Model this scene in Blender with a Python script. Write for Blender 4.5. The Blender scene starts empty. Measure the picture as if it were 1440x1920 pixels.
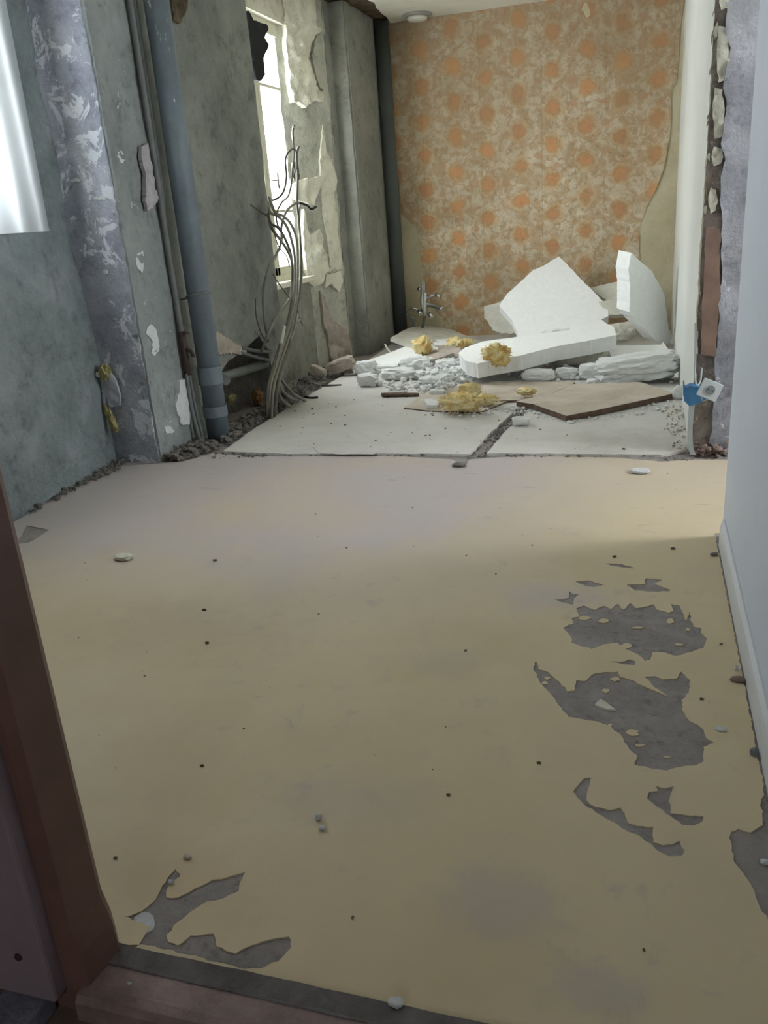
import bpy, bmesh, math, random
from mathutils import Vector, Matrix, noise
from mathutils.geometry import delaunay_2d_cdt

# ---------------------------------------------------------------- camera
EYE = Vector((0.0, 0.0, 1.15))
F = 1546.0                                   # focal length in pixels of the 1440x1920 frame
RIGHT = Vector((0.955, 0.288, -0.072)).normalized()
DOWN = Vector((0.033, -0.343, -0.939)); DOWN = (DOWN - RIGHT * DOWN.dot(RIGHT)).normalized()
FWD = RIGHT.cross(DOWN).normalized()
if FWD.y < 0: FWD = -FWD
cam = bpy.data.cameras.new('camera'); camo = bpy.data.objects.new('camera', cam)
bpy.context.scene.collection.objects.link(camo)
cam.sensor_fit = 'VERTICAL'; cam.sensor_height = 36.0; cam.lens = F / 1920 * 36.0
m = Matrix((RIGHT, -DOWN, -FWD)).transposed().to_4x4(); m.translation = EYE
camo.matrix_world = m; cam.clip_start = 0.02
scn = bpy.context.scene; scn.camera = camo
scn.view_settings.view_transform = 'Standard'; scn.view_settings.look = 'None'
scn.view_settings.gamma = 1.0; scn.view_settings.use_curve_mapping = False
scn.view_settings.exposure = 0.98

# ---------------------------------------------------------------- light
world = bpy.data.worlds.new('sky'); scn.world = world; world.use_nodes = True
bg = world.node_tree.nodes['Background']
bg.inputs['Color'].default_value = (0.90, 0.96, 1.0, 1.0); bg.inputs['Strength'].default_value = 9.0

def area(name, loc, direction, sx, sy, power, col, portal=False):
    l = bpy.data.lights.new(name, 'AREA'); l.shape = 'RECTANGLE'; l.size = sx; l.size_y = sy
    l.energy = power; l.color = col
    o = bpy.data.objects.new(name, l); scn.collection.objects.link(o)
    o.location = loc; o.rotation_euler = Vector(direction).to_track_quat('-Z', 'Y').to_euler()
    if portal: l.cycles.is_portal = True
    return o
area('daylight_portal', (-3.05, 2.79, 1.85), (1, 0, 0), 1.2, 1.4, 1, (1, 1, 1), True)
area('daylight_portal', (-3.0, 6.0, 1.65), (1, 0, 0), 1.3, 2.0, 1, (1, 1, 1), True)
area('daylight_portal', (2.35, 3.9, 1.5), (-1, 0, 0), 1.5, 1.5, 1, (1, 1, 1), True)  # unseen side-room window, assumed to bring fill light from the right
area('hall_fill_portal', (-0.3, -2.98, 1.7), (0, 1, 0), .5, .7, 1, (1, 1, 1), True)  # made-up opening behind the camera, sized for soft fill; no door there

# ---------------------------------------------------------------- helpers
C = scn.collection
CEIL = 2.72; LX = -2.455; FARY = 7.9; RX = 0.22

def ray(px, py): return RIGHT * (px - 720) + DOWN * (py - 960) + FWD * F
def onZ(px, py, z=0.0): r = ray(px, py); return EYE + r * ((z - EYE.z) / r.z)
def onX(px, py, x): r = ray(px, py); return EYE + r * ((x - EYE.x) / r.x)
def onY(px, py, y): r = ray(px, py); return EYE + r * ((y - EYE.y) / r.y)
def scale_at(p): return (p - EYE).dot(FWD) / F        # metres per pixel there

def nz(p, s, seed=0.0): return noise.noise(Vector((p[0] * s + seed * 7.31, p[1] * s - seed * 3.7, p[2] * s + seed * 1.9)))
def fz(p, s, seed=0.0, o=4): return noise.fractal(Vector((p[0] * s + seed * 7.31, p[1] * s - seed * 3.7, p[2] * s + seed * 1.9)), 0.9, 2.1, o)

def tagd(o, label=None, cat=None, group=None, kind=None):
    if label: o['label'] = label
    if cat: o['category'] = cat
    if group: o['group'] = group
    if kind: o['kind'] = kind
    return o

def link(name, me, mat, parent=None, smooth=False):
    me.name = name
    if mat: me.materials.clear(); me.materials.append(mat)
    o = bpy.data.objects.new(name, me); C.objects.link(o)
    if parent: o.parent = parent
    if smooth:
        for p in me.polygons: p.use_smooth = True
    return o
def from_bm(name, bm, mat, parent=None, smooth=False):
    bmesh.ops.recalc_face_normals(bm, faces=bm.faces[:])
    me = bpy.data.meshes.new(name); bm.to_mesh(me); bm.free()
    return link(name, me, mat, parent, smooth)
def empty(name, loc, label=None, cat=None, group=None, kind=None):
    o = bpy.data.objects.new(name, None); C.objects.link(o); o.location = loc; o.empty_display_size = 0.05
    tagd(o, label, cat, group, kind)
    return o
def adopt(parent, *objs):          # meshes are built in world coordinates: keep them in place under an Empty
    for o in objs:
        o.parent = parent; o.matrix_parent_inverse = Matrix.Translation(parent.location).inverted()

# ---- polygon tools
def rough_line(pts, step, amp, seed, closed=True):
    out = []; n = len(pts)
    for i in range(n if closed else n - 1):
        a = Vector(pts[i]); b = Vector(pts[(i + 1) % n]); d = b - a; L = d.length
        k = max(1, int(L / step)); nrm = Vector((-d.y, d.x)) / max(L, 1e-9)
        for j in range(k):
            p = a + d * (j / k)
            if amp:
                w = amp * (noise.noise(Vector((p.x / step * .37, p.y / step * .37, seed))) + 0.6 * noise.noise(Vector((p.x / step * 1.1, p.y / step * 1.1, seed + 9))))
                if j: p = p + nrm * w * 1.3
            out.append(p)
    if not closed: out.append(Vector(pts[-1]))
    return out
def inside(p, poly):
    x, y = p; c = False; n = len(poly); j = n - 1
    for i in range(n):
        xi, yi = poly[i]; xj, yj = poly[j]
        if (yi > y) != (yj > y) and x < (xj - xi) * (y - yi) / (yj - yi) + xi: c = not c
        j = i
    return c
def sheet(name, outline, frame, ext, mat, parent=None, spacing=0.1, relief=0.0, rs=6.0, step=None, amp=0.0, holes=(), seed=1, smooth=True, hamp=None, fn=None, ends=None):
    """solid plate: 2D outline (u,v) in frame (o,u,v,n); extruded by vector ext; front face gets relief along n"""
    o, u, v, n = frame
    rnd = random.Random(seed)
    step = step or spacing
    outl = rough_line(outline, step, amp, seed)
    hs = [rough_line(h, step, amp if hamp is None else hamp, seed + 3 + i) for i, h in enumerate(holes)]
    loops = [outl] + hs
    pts = []; edges = []
    for lp in loops:
        b = len(pts); pts += [Vector(p) for p in lp]
        edges += [(b + i, b + (i + 1) % len(lp)) for i in range(len(lp))]
    nb = len(pts)
    x0 = min(p.x for p in outl); x1 = max(p.x for p in outl); y0 = min(p.y for p in outl); y1 = max(p.y for p in outl)
    ol = [(p.x, p.y) for p in outl]; hl = [[(p.x, p.y) for p in h] for h in hs]
    def inn(q): return inside(q, ol) and not any(inside(q, h) for h in hl)
    if spacing < max(x1 - x0, y1 - y0):
        ny = int((y1 - y0) / spacing) + 1; nx = int((x1 - x0) / spacing) + 1
        for j in range(ny + 1):
            for i in range(nx + 1):
                q = Vector((x0 + (i + .5 * (j % 2) + rnd.uniform(-.25, .25)) * spacing, y0 + (j + rnd.uniform(-.25, .25)) * spacing))
                if inn((q.x, q.y)): pts.append(q)
    vs, es, fs, _, _, _ = delaunay_2d_cdt(pts, edges, [], 1, 1e-6)
    bm = bmesh.new(); front = []; back = []
    faces = []
    for f in fs:
        cx = sum(vs[i].x for i in f) / len(f); cy = sum(vs[i].y for i in f) / len(f)
        if inn((cx, cy)): faces.append(list(f))
    cnt = {}
    for f in faces:
        for a, b in zip(f, f[1:] + f[:1]): cnt[(a, b)] = cnt.get((a, b), 0) + 1
    bd = set()
    for (a, b) in cnt:
        if (b, a) not in cnt: bd.add(a); bd.add(b)
    for i, p in enumerate(vs):
        q = o + u * p.x + v * p.y
        d = relief * fz(q, rs, seed) if relief else 0
        if i in bd: d *= .5
        e = fn(p.x, p.y) if fn else 0
        q1 = q + n * (d + e)
        front.append(bm.verts.new(q1)); 
        back.append(bm.verts.new(q + n * e + ext))
    for f in faces:
        ff = bm.faces.new([front[i] for i in f]); ff.smooth = smooth
        try: bm.faces.new([back[i] for i in reversed(f)])
        except ValueError: pass
    for (a, b) in cnt:
        if (b, a) not in cnt:
            bm.faces.new([front[b], front[a], back[a], back[b]])
            e_ = bm.edges.get((front[a], front[b]))
            if e_: e_.smooth = False
    loose = [w for w in bm.verts if not w.link_faces]
    bmesh.ops.delete(bm, geom=loose, context='VERTS')
    sm = [f.smooth for f in bm.faces]
    ob = from_bm(name, bm, mat, parent)
    return ob
X_, Y_, Z_ = Vector((1, 0, 0)), Vector((0, 1, 0)), Vector((0, 0, 1))
def fX(x): return (Vector((x, 0, 0)), Y_, Z_, X_)          # outline in (y,z), relief +x
def fXm(x): return (Vector((x, 0, 0)), Y_, Z_, -X_)
def fY(y): return (Vector((0, y, 0)), X_, Z_, -Y_)         # outline in (x,z), relief towards the camera
def fZ(z): return (Vector((0, 0, z)), X_, Y_, Z_)
def rect(a, b, c, d): return [(a, b), (c, b), (c, d), (a, d)]
def plane3(a, b, c):
    n = (b - a).cross(c - a).normalized()
    if n.dot(EYE - a) < 0: n = -n
    u = (b - a).normalized(); return (a, u, n.cross(u), n)
def px_plane(fr, pts):
    o, u, v, n = fr; out = []
    for (x, y) in pts:
        r = ray(x, y); p = EYE + r * ((o - EYE).dot(n) / r.dot(n)); out.append(((p - o).dot(u), (p - o).dot(v)))
    return out
def px_floor(pts, z=0.0): return [(onZ(x, y, z).x, onZ(x, y, z).y) for x, y in pts]

def box_bm(bm, x0, y0, z0, x1, y1, z1, bev=0.0):
    r = bmesh.ops.create_cube(bm, size=1.0)
    mt = Matrix.Translation(((x0 + x1) / 2, (y0 + y1) / 2, (z0 + z1) / 2)) @ Matrix.Diagonal((abs(x1 - x0), abs(y1 - y0), abs(z1 - z0), 1))
    bmesh.ops.transform(bm, matrix=mt, verts=r['verts'])
    if bev:
        ed = set(e for w in r['verts'] for e in w.link_edges)
        bmesh.ops.bevel(bm, geom=list(ed), offset=bev, segments=2, affect='EDGES', profile=.5)
def box(name, x0, y0, z0, x1, y1, z1, mat, parent=None, bev=0.003):
    bm = bmesh.new(); box_bm(bm, x0, y0, z0, x1, y1, z1, bev); return from_bm(name, bm, mat, parent)
def catmull(P, k=8):
    P = [Vector(p) for p in P]
    if len(P) < 3: return P
    Q = [P[0] * 2 - P[1]] + P + [P[-1] * 2 - P[-2]]; out = []
    for i in range(1, len(Q) - 2):
        a, b, c, d = Q[i - 1:i + 3]
        for j in range(k):
            t = j / k
            out.append(.5 * ((2 * b) + (c - a) * t + (2 * a - 5 * b + 4 * c - d) * t * t + (3 * b - a - 3 * c + d) * t ** 3))
    out.append(P[-1]); return out
def tube_bm(bm, pts, r, seg=8, k=8, cap=True):
    pts = catmull(pts, k) if k else [Vector(p) for p in pts]
    rs = r if callable(r) else (lambda t: r)
    rings = []; ref = None
    for i, p in enumerate(pts):
        t = (pts[min(i + 1, len(pts) - 1)] - pts[max(i - 1, 0)]).normalized()
        if ref is None: ref = t.orthogonal().normalized()
        ref = (ref - t * ref.dot(t)).normalized(); b = t.cross(ref)
        rr = rs(i / max(1, len(pts) - 1))
        rings.append([bm.verts.new(p + (ref * math.cos(a) + b * math.sin(a)) * rr) for a in [2 * math.pi * s / seg for s in range(seg)]])
    for A, B in zip(rings, rings[1:]):
        for s in range(seg):
            f = bm.faces.new([A[s], A[(s + 1) % seg], B[(s + 1) % seg], B[s]]); f.smooth = True
    if cap: bm.faces.new(rings[0]); bm.faces.new(rings[-1])
def tube(name, pts, r, mat, parent=None, seg=8, k=8):
    bm = bmesh.new(); tube_bm(bm, pts, r, seg, k); return from_bm(name, bm, mat, parent)
def rock_bm(bm, c, size, rot, seed, boxy=0.5, rough=0.18, sub=3, freq=2.2):
    r = bmesh.ops.create_icosphere(bm, subdivisions=sub, radius=1.0)
    M = rot.to_matrix() if hasattr(rot, 'to_matrix') else rot
    for w in r['verts']:
        p = w.co.copy()
        mx = max(abs(p.x), abs(p.y), abs(p.z))
        q = p.lerp(p / mx, boxy)
        d = 1 + rough * fz(q, freq, seed) + rough * .5 * nz(q, freq * 3.3, seed)
        q = q * d
        w.co = c + M @ Vector((q.x * size[0] / 2, q.y * size[1] / 2, q.z * size[2] / 2))
from mathutils import Euler
def sit(o, z=0.0):
    lo = min((o.matrix_world @ w.co).z for w in o.data.vertices)
    for w in o.data.vertices: w.co.z += z - lo

# ---------------------------------------------------------------- materials
def srgb(h):
    c = [int(h[i:i + 2], 16) / 255 for i in (0, 2, 4)]
    return tuple(x / 12.92 if x <= .04045 else ((x + .055) / 1.055) ** 2.4 for x in c) + (1,)
class MT:
    def __init__(s, name, rough=.8, metal=0.0, spec=.3):
        s.m = bpy.data.materials.new(name); s.m.use_nodes = True; s.t = s.m.node_tree; s.t.nodes.clear()
        s.out = s.n('ShaderNodeOutputMaterial'); s.b = s.n('ShaderNodeBsdfPrincipled')
        s.t.links.new(s.b.outputs[0], s.out.inputs[0])
        s.b.inputs['Roughness'].default_value = rough; s.b.inputs['Metallic'].default_value = metal
        s.b.inputs['Specular IOR Level'].default_value = spec
        s.tc = s.n('ShaderNodeTexCoord'); s.co = s.tc.outputs['Object']
    def n(s, t, **k):
        x = s.t.nodes.new(t)
        for a, b in k.items(): setattr(x, a, b)
        return x
    def l(s, a, b): s.t.links.new(a, b)
    def mapping(s, scale=(1, 1, 1), loc=(0, 0, 0), rot=(0, 0, 0), co=None):
        x = s.n('ShaderNodeMapping'); x.inputs['Scale'].default_value = scale; x.inputs['Location'].default_value = loc; x.inputs['Rotation'].default_value = rot
        s.l(co or s.co, x.inputs[0]); return x.outputs[0]
    def noise(s, scale, detail=6, rough=.6, co=None, dist=0.0):
        x = s.n('ShaderNodeTexNoise'); x.inputs['Scale'].default_value = scale; x.inputs['Detail'].default_value = detail
        x.inputs['Roughness'].default_value = rough; x.inputs['Distortion'].default_value = dist
        s.l(co or s.co, x.inputs['Vector']); return x.outputs['Fac']
    def ramp(s, f, stops):
        x = s.n('ShaderNodeValToRGB'); e = x.color_ramp.elements
        while len(e) < len(stops): e.new(.5)
        for el, (p, c) in zip(e, stops): el.position = p; el.color = c if isinstance(c, tuple) else (c, c, c, 1)
        s.l(f, x.inputs[0]); return x.outputs[0]
    def mix(s, f, a, b):
        x = s.n('ShaderNodeMix', data_type='RGBA')
        if hasattr(f, 'default_value') or hasattr(f, 'is_linked'): s.l(f, x.inputs[0])
        else: x.inputs[0].default_value = f
        for v, i in ((a, 6), (b, 7)):
            if isinstance(v, tuple): x.inputs[i].default_value = v
            else: s.l(v, x.inputs[i])
        return x.outputs[2]
    def math(s, op, a, b=None, c=None):
        x = s.n('ShaderNodeMath', operation=op)
        for i, v in enumerate((a, b, c)):
            if v is None: continue
            if isinstance(v, (int, float)): x.inputs[i].default_value = v
            else: s.l(v, x.inputs[i])
        return x.outputs[0]
    def xyz(s, co=None):
        x = s.n('ShaderNodeSeparateXYZ'); s.l(co or s.co, x.inputs[0]); return x.outputs
    def smooth(s, v, a, b):
        x = s.n('ShaderNodeMapRange', interpolation_type='SMOOTHSTEP'); x.inputs[1].default_value = a; x.inputs[2].default_value = b
        s.l(v, x.inputs[0]); return x.outputs[0]
    def col(s, c):
        if isinstance(c, tuple): s.b.inputs['Base Color'].default_value = c
        else: s.l(c, s.b.inputs['Base Color'])
    def bump(s, h, strength=.5, dist=.01):
        x = s.n('ShaderNodeBump'); x.inputs['Strength'].default_value = strength; x.inputs['Distance'].default_value = dist
        s.l(h, x.inputs['Height']); s.l(x.outputs[0], s.b.inputs['Normal'])

def plaster(name, a, b, c, fleck=None, fleckcol='c9ccd6', sc=2.2, bump=.6, fs=9.0, spec=.25, rough=.85, fdist=.01, stretch=1.0):
    t = MT(name, rough, 0, spec)
    base = t.ramp(t.noise(sc, 8, .65, dist=.4), [(.33, srgb(a)), (.5, srgb(b)), (.66, srgb(c))])
    dk = tuple(v * .55 for v in srgb(a)[:3]) + (1,)
    if bump > .3: base = t.mix(t.ramp(t.noise(sc * 3.1, 9, .72, t.mapping(loc=(3, 9, 4))), [(.36, .62), (.45, .12), (.52, 0.)]), base, dk)
    fine = t.noise(sc * 11, 5, .7)
    base = t.mix(t.ramp(fine, [(.35, .0), (.75, .45)]), base, srgb(c))
    if fleck is not None:
        f = t.noise(fs, 7, .72, t.mapping(scale=(1, 1, stretch)), .8); g = t.noise(1.7, 3, .5)
        k = t.math('ADD', f, t.math('MULTIPLY', t.math('SUBTRACT', g, .5), .35))
        base = t.mix(t.ramp(k, [(fleck, 0.), (fleck + .03, 1.)]), base, srgb(fleckcol))
    t.col(base)
    h = t.math('ADD', t.noise(sc * 4, 8, .7), t.math('MULTIPLY', t.noise(60, 4, .6), .25))
    t.bump(h, min(1, bump * 1.3), fdist * 4)
    return t.m
def plain(name, c, rough=.6, metal=0., spec=.3, var=.12, sc=14, bump=0., bd=.004):
    t = MT(name, rough, metal, spec); cc = srgb(c)
    d = tuple(x * (1 - var * 2.2) for x in cc[:3]) + (1,); e = tuple(min(1, x * (1 + var)) for x in cc[:3]) + (1,)
    t.col(t.ramp(t.noise(sc, 5, .6), [(.3, d), (.7, e)]))
    if bump: t.bump(t.noise(sc * 5, 5, .65), bump, bd)
    return t.m

M = {}
M['wall_near'] = plaster('grey_teal_render', '6f7a7a', '8a9596', 'a6adb0', None, sc=2.6, bump=.8)
M['pilaster'] = plaster('lilac_grey_render', '8c90a0', 'aaaebb', 'c6cad4', .54, 'e4e7ee', sc=3.2, bump=.7, fs=7)
M['wall_mid'] = plaster('grey_green_render', '757976', '8a8e89', '9fa29b', None, sc=2.2, bump=.6)
M['wall_side'] = plaster('blue_grey_render', '797f80', '8c9392', 'a0a5a3', .66, 'cdd0cf', sc=2.6, bump=.5)
M['wall_column'] = plaster('column_render', '82837d', '95968e', 'a7a79d', None, sc=2.0, bump=.45)
M['reveal'] = plaster('pale_reveal_plaster', 'a9aa9f', 'c0c0b2', 'd2d1c2', None, sc=4, bump=.5)
M['cream'] = plaster('cream_paint', 'dbd7c0', 'e8e5d2', 'f0eee0', None, sc=3, bump=.35)
M['sill_wall'] = plaster('greenish_render', '85867c', '999a90', 'a8a89e', None, sc=3, bump=.5)
M['stub'] = plaster('lilac_stub_render', '8a8e97', 'a2a6b0', 'bcbfc8', .64, 'd2d6de', sc=4.5, bump=.45, fs=11)
M['brown_core'] = plaster('brown_exposed_core', '857b74', '9f958e', 'b6aea6', .60, 'c6b8ac', sc=6, bump=.8)
M['brick_rubble'] = plaster('pink_brick_rubble', 'a3857f', 'bda19b', 'd2bdb6', None, sc=16, bump=1., rough=.95)
M['dust_rubble'] = plaster('grey_dusty_rubble', '8a8580', 'a39e98', 'bbb6af', .62, 'c9c4bc', sc=22, bump=1., rough=.95, fs=24)
M['earth'] = plaster('dark_earthy_fill', '6f6a65', '837d77', '98928a', None, sc=14, bump=1., rough=.95)
M['white_wall'] = plaster('white_wall_paint', 'd9dcd6', 'e0e3dd', 'e8eae4', None, sc=1.2, bump=.06, spec=.5, rough=.45)
M['near_white'] = plaster('bluish_white_paint', 'd0d8e4', 'd5dde9', 'dae2ee', None, sc=.8, bump=.03, spec=.3, rough=.6)
M['skirt'] = plain('white_gloss_skirting', 'd8dce0', .4, 0, .5, .02)
M['ceiling'] = plaster('cream_ceiling_paint', 'cfcab9', 'dbd7c7', 'e2dfd0', None, sc=1.2, bump=.06)
M['lath'] = plaster('brown_torn_edge', '5d5345', '7b6d58', '9a8b72', None, sc=9, bump=.8)
M['back_plaster'] = plaster('old_cream_plaster', 'b0a587', 'bfb495', 'cbc2a6', None, sc=3, bump=.3)
M['concrete'] = plaster('grey_screed', '8e8785', '9b9491', 'a8a19e', None, sc=9, bump=.35, rough=.9)
M['panel'] = plaster('dusty_subfloor_board', 'bcb8b2', 'cdcac5', 'd8d5d0', None, sc=1.4, bump=.12, rough=.85)
M['jamb'] = plain('dark_brown_varnish', '7c5d53', .42, 0, .45, .10, 5, .15, .002)
M['casing'] = plain('plum_brown_paint', '97868e', .5, 0, .4, .08, 6, .15, .002)
M['threshold'] = plaster('worn_brown_threshold', '745f5b', '8d7773', 'a28c89', .70, 'b5a8a6', sc=9, bump=.25, fs=26, rough=.45, spec=.4)
M['strip'] = plaster('dark_grey_strip', '55504e', '68625f', '7b7572', .68, 'b7b3ad', sc=14, bump=.3, fs=28, rough=.6)
M['block'] = plaster('grey_concrete_block', '9394a8', 'a5a6b8', 'b5b6c6', None, sc=22, bump=.6)
M['hall'] = plain('hall_paint', 'b5aca2', .8, 0, .2, .05, 3)
M['hallfloor'] = plain('hall_floor_board', '7d6a5f', .6, 0, .3, .12, 6)
M['foam'] = plain('white_polystyrene', 'f6f7f4', .75, 0, .25, .02, 30, .35, .004)
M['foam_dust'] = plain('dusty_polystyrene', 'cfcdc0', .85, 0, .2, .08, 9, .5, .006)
M['foam_break'] = plain('broken_polystyrene', 'f9faf8', .8, 0, .2, .02, 40, .9, .01)
M['plaster_chunk'] = plain('beige_plaster_rubble', 'bab0a4', .9, 0, .2, .14, 12, .7, .01)
M['board'] = plaster('dusty_board_face', 'aea190', 'c0b4a5', 'cfc6b9', None, sc=3.5, bump=.15)
M['board_edge'] = plain('dark_board_edge', '6d5b4f', .85, 0, .2, .2, 22, .4, .003)
M['spot'] = plain('white_filler', 'd3d6d6', .8, 0, .2, .06, 40, .6, .006)
M['pipe'] = plaster('slate_painted_pipe', '59636a', '65707a', '747e84', .655, 'cdd2d6', sc=3, bump=.10, fs=11, stretch=.22, rough=.5, spec=.45)
M['pipe_corner'] = plain('dark_grey_pipe_paint', '5a5f5d', .7, 0, .3, .08, 3, .2)
M['conduit'] = plain('grey_conduit', '747877', .6, 0, .35, .10, 12, .15)
M['rust'] = plain('rusty_brown_metal', '50423e', .7, .3, .4, .2, 26, .4)
M['cable'] = plain('grey_cable_sheath', '8a877c', .6, 0, .35, .10, 20)
M['cable_dark'] = plain('dark_cable_sheath', '66635b', .6, 0, .35, .10, 20)
M['cable_white'] = plain('white_cable_tape', 'd6d6cf', .6, 0, .3, .04)
M['chrome'] = plain('worn_chrome', 'd8dadc', .18, 1., .5, .10, 30)
M['frame'] = plain('cream_window_paint', 'dcdac6', .5, 0, .4, .03)
M['lamp'] = plain('white_plastic', 'd0cdbf', .5, 0, .4, .03)
M['lamp_shadow'] = plain('lamp_ring_shadow', '9c9a90', .5, 0, .4, .05)
M['blue'] = plain('blue_plastic', '3f79a8', .45, 0, .45, .08, 20)
M['trunk'] = plain('pale_grey_plastic', 'a7b0b2', .55, 0, .35, .06, 10)
M['socket'] = plain('white_socket_plastic', 'b2babf', .45, 0, .4, .02)
M['socket_well'] = plain('grey_socket_well', '767d80', .6, 0, .3, .05)
M['black'] = plain('dark_hole', '2a2a2c', .8, 0, .2, .1)
M['cardboard'] = plain('orange_brown_wool', 'a8805a', .95, 0, .1, .15, 30, .8, .01)

# dusty yellow linoleum
t = MT('yellow_linoleum', .55, 0, .35)
x, y, z = t.xyz()
n1 = t.noise(1.1, 5, .6); n2 = t.noise(4.5, 6, .65)
yel = t.ramp(n1, [(.33, srgb('c6b48c')), (.5, srgb('d2c29c')), (.68, srgb('cab897'))])
dust = t.math('MULTIPLY', t.smooth(y, 1.7, 3.1), t.smooth(t.math('MULTIPLY', x, -1.0), -0.1, 1.3))
dust = t.math('MULTIPLY', t.math('ADD', dust, .12), t.ramp(n2, [(.2, .65), (.75, 1.3)]))
dust = t.math('ADD', dust, t.math('MULTIPLY', t.smooth(y, 2.6, 3.8), .35))
c1 = t.mix(t.math('MINIMUM', dust, 1.0), yel, srgb('bdb4b2'))
orange = t.ramp(t.noise(.75, 3, .5, t.mapping(loc=(3.4, 1.2, 0))), [(.5, 0.), (.72, .55)])
c1 = t.mix(orange, c1, srgb('cdb690'))
sm = t.ramp(t.noise(13, 6, .7, dist=.5), [(.56, 0.), (.68, .42)])
c1 = t.mix(t.math('MULTIPLY', sm, t.ramp(t.noise(1.6, 3), [(.45, 0.), (.6, 1.)])), c1, srgb('a598a0'))
def blot(cx_, cy_, rx_, ry_, amt):
    dx = t.math('DIVIDE', t.math('SUBTRACT', x, cx_), rx_); dy = t.math('DIVIDE', t.math('SUBTRACT', y, cy_), ry_)
    d = t.math('ADD', t.math('SQRT', t.math('ADD', t.math('MULTIPLY', dx, dx), t.math('MULTIPLY', dy, dy))), t.math('MULTIPLY', t.math('SUBTRACT', t.noise(6, 7, .72, dist=.6), .5), 2.6))
    return t.math('MULTIPLY', t.math('SUBTRACT', 1.0, t.smooth(d, .2, 1.25)), amt * .7)
for q, rx_, ry_, amt, cc in (((930, 1700), .14, .10, .55, 'aba1aa'), ((1040, 1120), .20, .13, .6, 'bcb6bf'), ((1110, 1850), .10, .05, .5, 'b0a7ae'), ((840, 1240), .12, .09, .35, 'b3aab0'), ((640, 1500), .22, .10, .4, 'b5acab'), ((350, 1180), .35, .25, .35, 'a5957c'), ((300, 1640), .25, .12, .4, 'a8926c'), ((560, 1000), .5, .3, .35, 'b8b1b6')):
    g_ = onZ(*q); c1 = t.mix(blot(g_.x, g_.y, rx_, ry_, amt), c1, srgb(cc))
st_ = t.ramp(t.noise(5, 5, .7, t.mapping(scale=(.6, 2.6, 1), loc=(2, 5, 0)), .6), [(.62, 0.), (.66, .45)])
c1 = t.mix(t.math('MULTIPLY', st_, t.smooth(y, 2.7, 3.5)), c1, srgb('97908f'))
sp = t.ramp(t.noise(34, 3, .6), [(.745, 0.), (.775, .7)])
c1 = t.mix(sp, c1, srgb('6c6254'))
t.col(c1); t.bump(t.math('ADD', n2, t.math('MULTIPLY', t.noise(120, 3), .15)), .10, .006)
M['lino'] = t.m
t = MT('linoleum_torn_edge', .9); t.col(srgb('b3a684')); M['lino_edge'] = t.m

# faded floral wallpaper
t = MT('floral_wallpaper', .8, 0, .2)
co0 = t.mapping(scale=(1, 1, 1))
nn = t.n('ShaderNodeTexNoise'); nn.inputs['Scale'].default_value = 9; nn.inputs['Detail'].default_value = 4; t.l(co0, nn.inputs['Vector'])
vm = t.n('ShaderNodeVectorMath', operation='MULTIPLY_ADD'); t.l(nn.outputs['Color'], vm.inputs[0]); vm.inputs[1].default_value = (.09, 0, .09); t.l(co0, vm.inputs[2])
X, Yy, Zz = t.xyz(vm.outputs[0])
def cell(px_, pz_, ox, oz):
    u = t.math('DIVIDE', t.math('ADD', X, ox), px_); ui = t.math('FLOOR', u)
    uf = t.math('SUBTRACT', t.math('SUBTRACT', u, ui), .5)
    odd = t.math('MULTIPLY', t.math('MODULO', t.math('ABSOLUTE', ui), 2.0), .45)
    w = t.math('ADD', t.math('DIVIDE', t.math('ADD', Zz, oz), pz_), odd); wi = t.math('FLOOR', w)
    wf = t.math('SUBTRACT', t.math('SUBTRACT', w, wi), .5)
    du = t.math('MULTIPLY', uf, px_); dw = t.math('MULTIPLY', wf, pz_)
    d = t.math('SQRT', t.math('ADD', t.math('MULTIPLY', du, du), t.math('MULTIPLY', dw, dw)))
    cmb = t.n('ShaderNodeCombineXYZ'); t.l(ui, cmb.inputs[0]); t.l(wi, cmb.inputs[1])
    wn = t.n('ShaderNodeTexWhiteNoise', noise_dimensions='2D'); t.l(cmb.outputs[0], wn.inputs['Vector'])
    return d, wn.outputs['Value']
dA, rA = cell(.285, .285, .06, .05)
dB, rB = cell(.1425, .19, .11, .02)
bgc = t.ramp(t.noise(12, 6, .65, co0), [(.3, srgb('b5a488')), (.5, srgb('c9baa0')), (.7, srgb('d8ccb4'))])
leaf = t.ramp(t.noise(10, 3, .5, co0, 1.3), [(.50, 0.), (.54, .6)])
c = t.mix(leaf, bgc, srgb('b4946f'))
leaf2 = t.ramp(t.noise(16, 3, .5, t.mapping(loc=(5, 0, 3)), 1.5), [(.56, 0.), (.60, .45)])
c = t.mix(leaf2, c, srgb('9c8560'))
wob = t.math('MULTIPLY', t.math('SUBTRACT', t.noise(22, 3, .6, co0), .5), .085)
dA = t.math('ADD', dA, wob); dB = t.math('ADD', dB, wob)
rg = t.math('SUBTRACT', 1.0, t.smooth(dB, .030, .036)); c = t.mix(t.math('MULTIPLY', rg, t.math('MULTIPLY', rB, .7)), c, srgb('be9473'))
rg = t.math('SUBTRACT', 1.0, t.smooth(dA, .084, .092)); c = t.mix(t.math('MULTIPLY', rg, .8), c, srgb('bd9a72'))
rl = t.math('MULTIPLY', t.smooth(dA, .068, .074), rg); c = t.mix(t.math('MULTIPLY', rl, .35), c, srgb('d8c4a0'))
r2_ = t.math('MULTIPLY', t.math('SUBTRACT', 1.0, t.smooth(dA, .052, .058)), .5); c = t.mix(r2_, c, srgb('a9825c'))
fi = t.mix(rA, srgb('d08a62'), srgb('d49f6c'))
off = t.math('ADD', dA, t.math('MULTIPLY', t.math('SUBTRACT', rA, .5), -.022))
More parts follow.
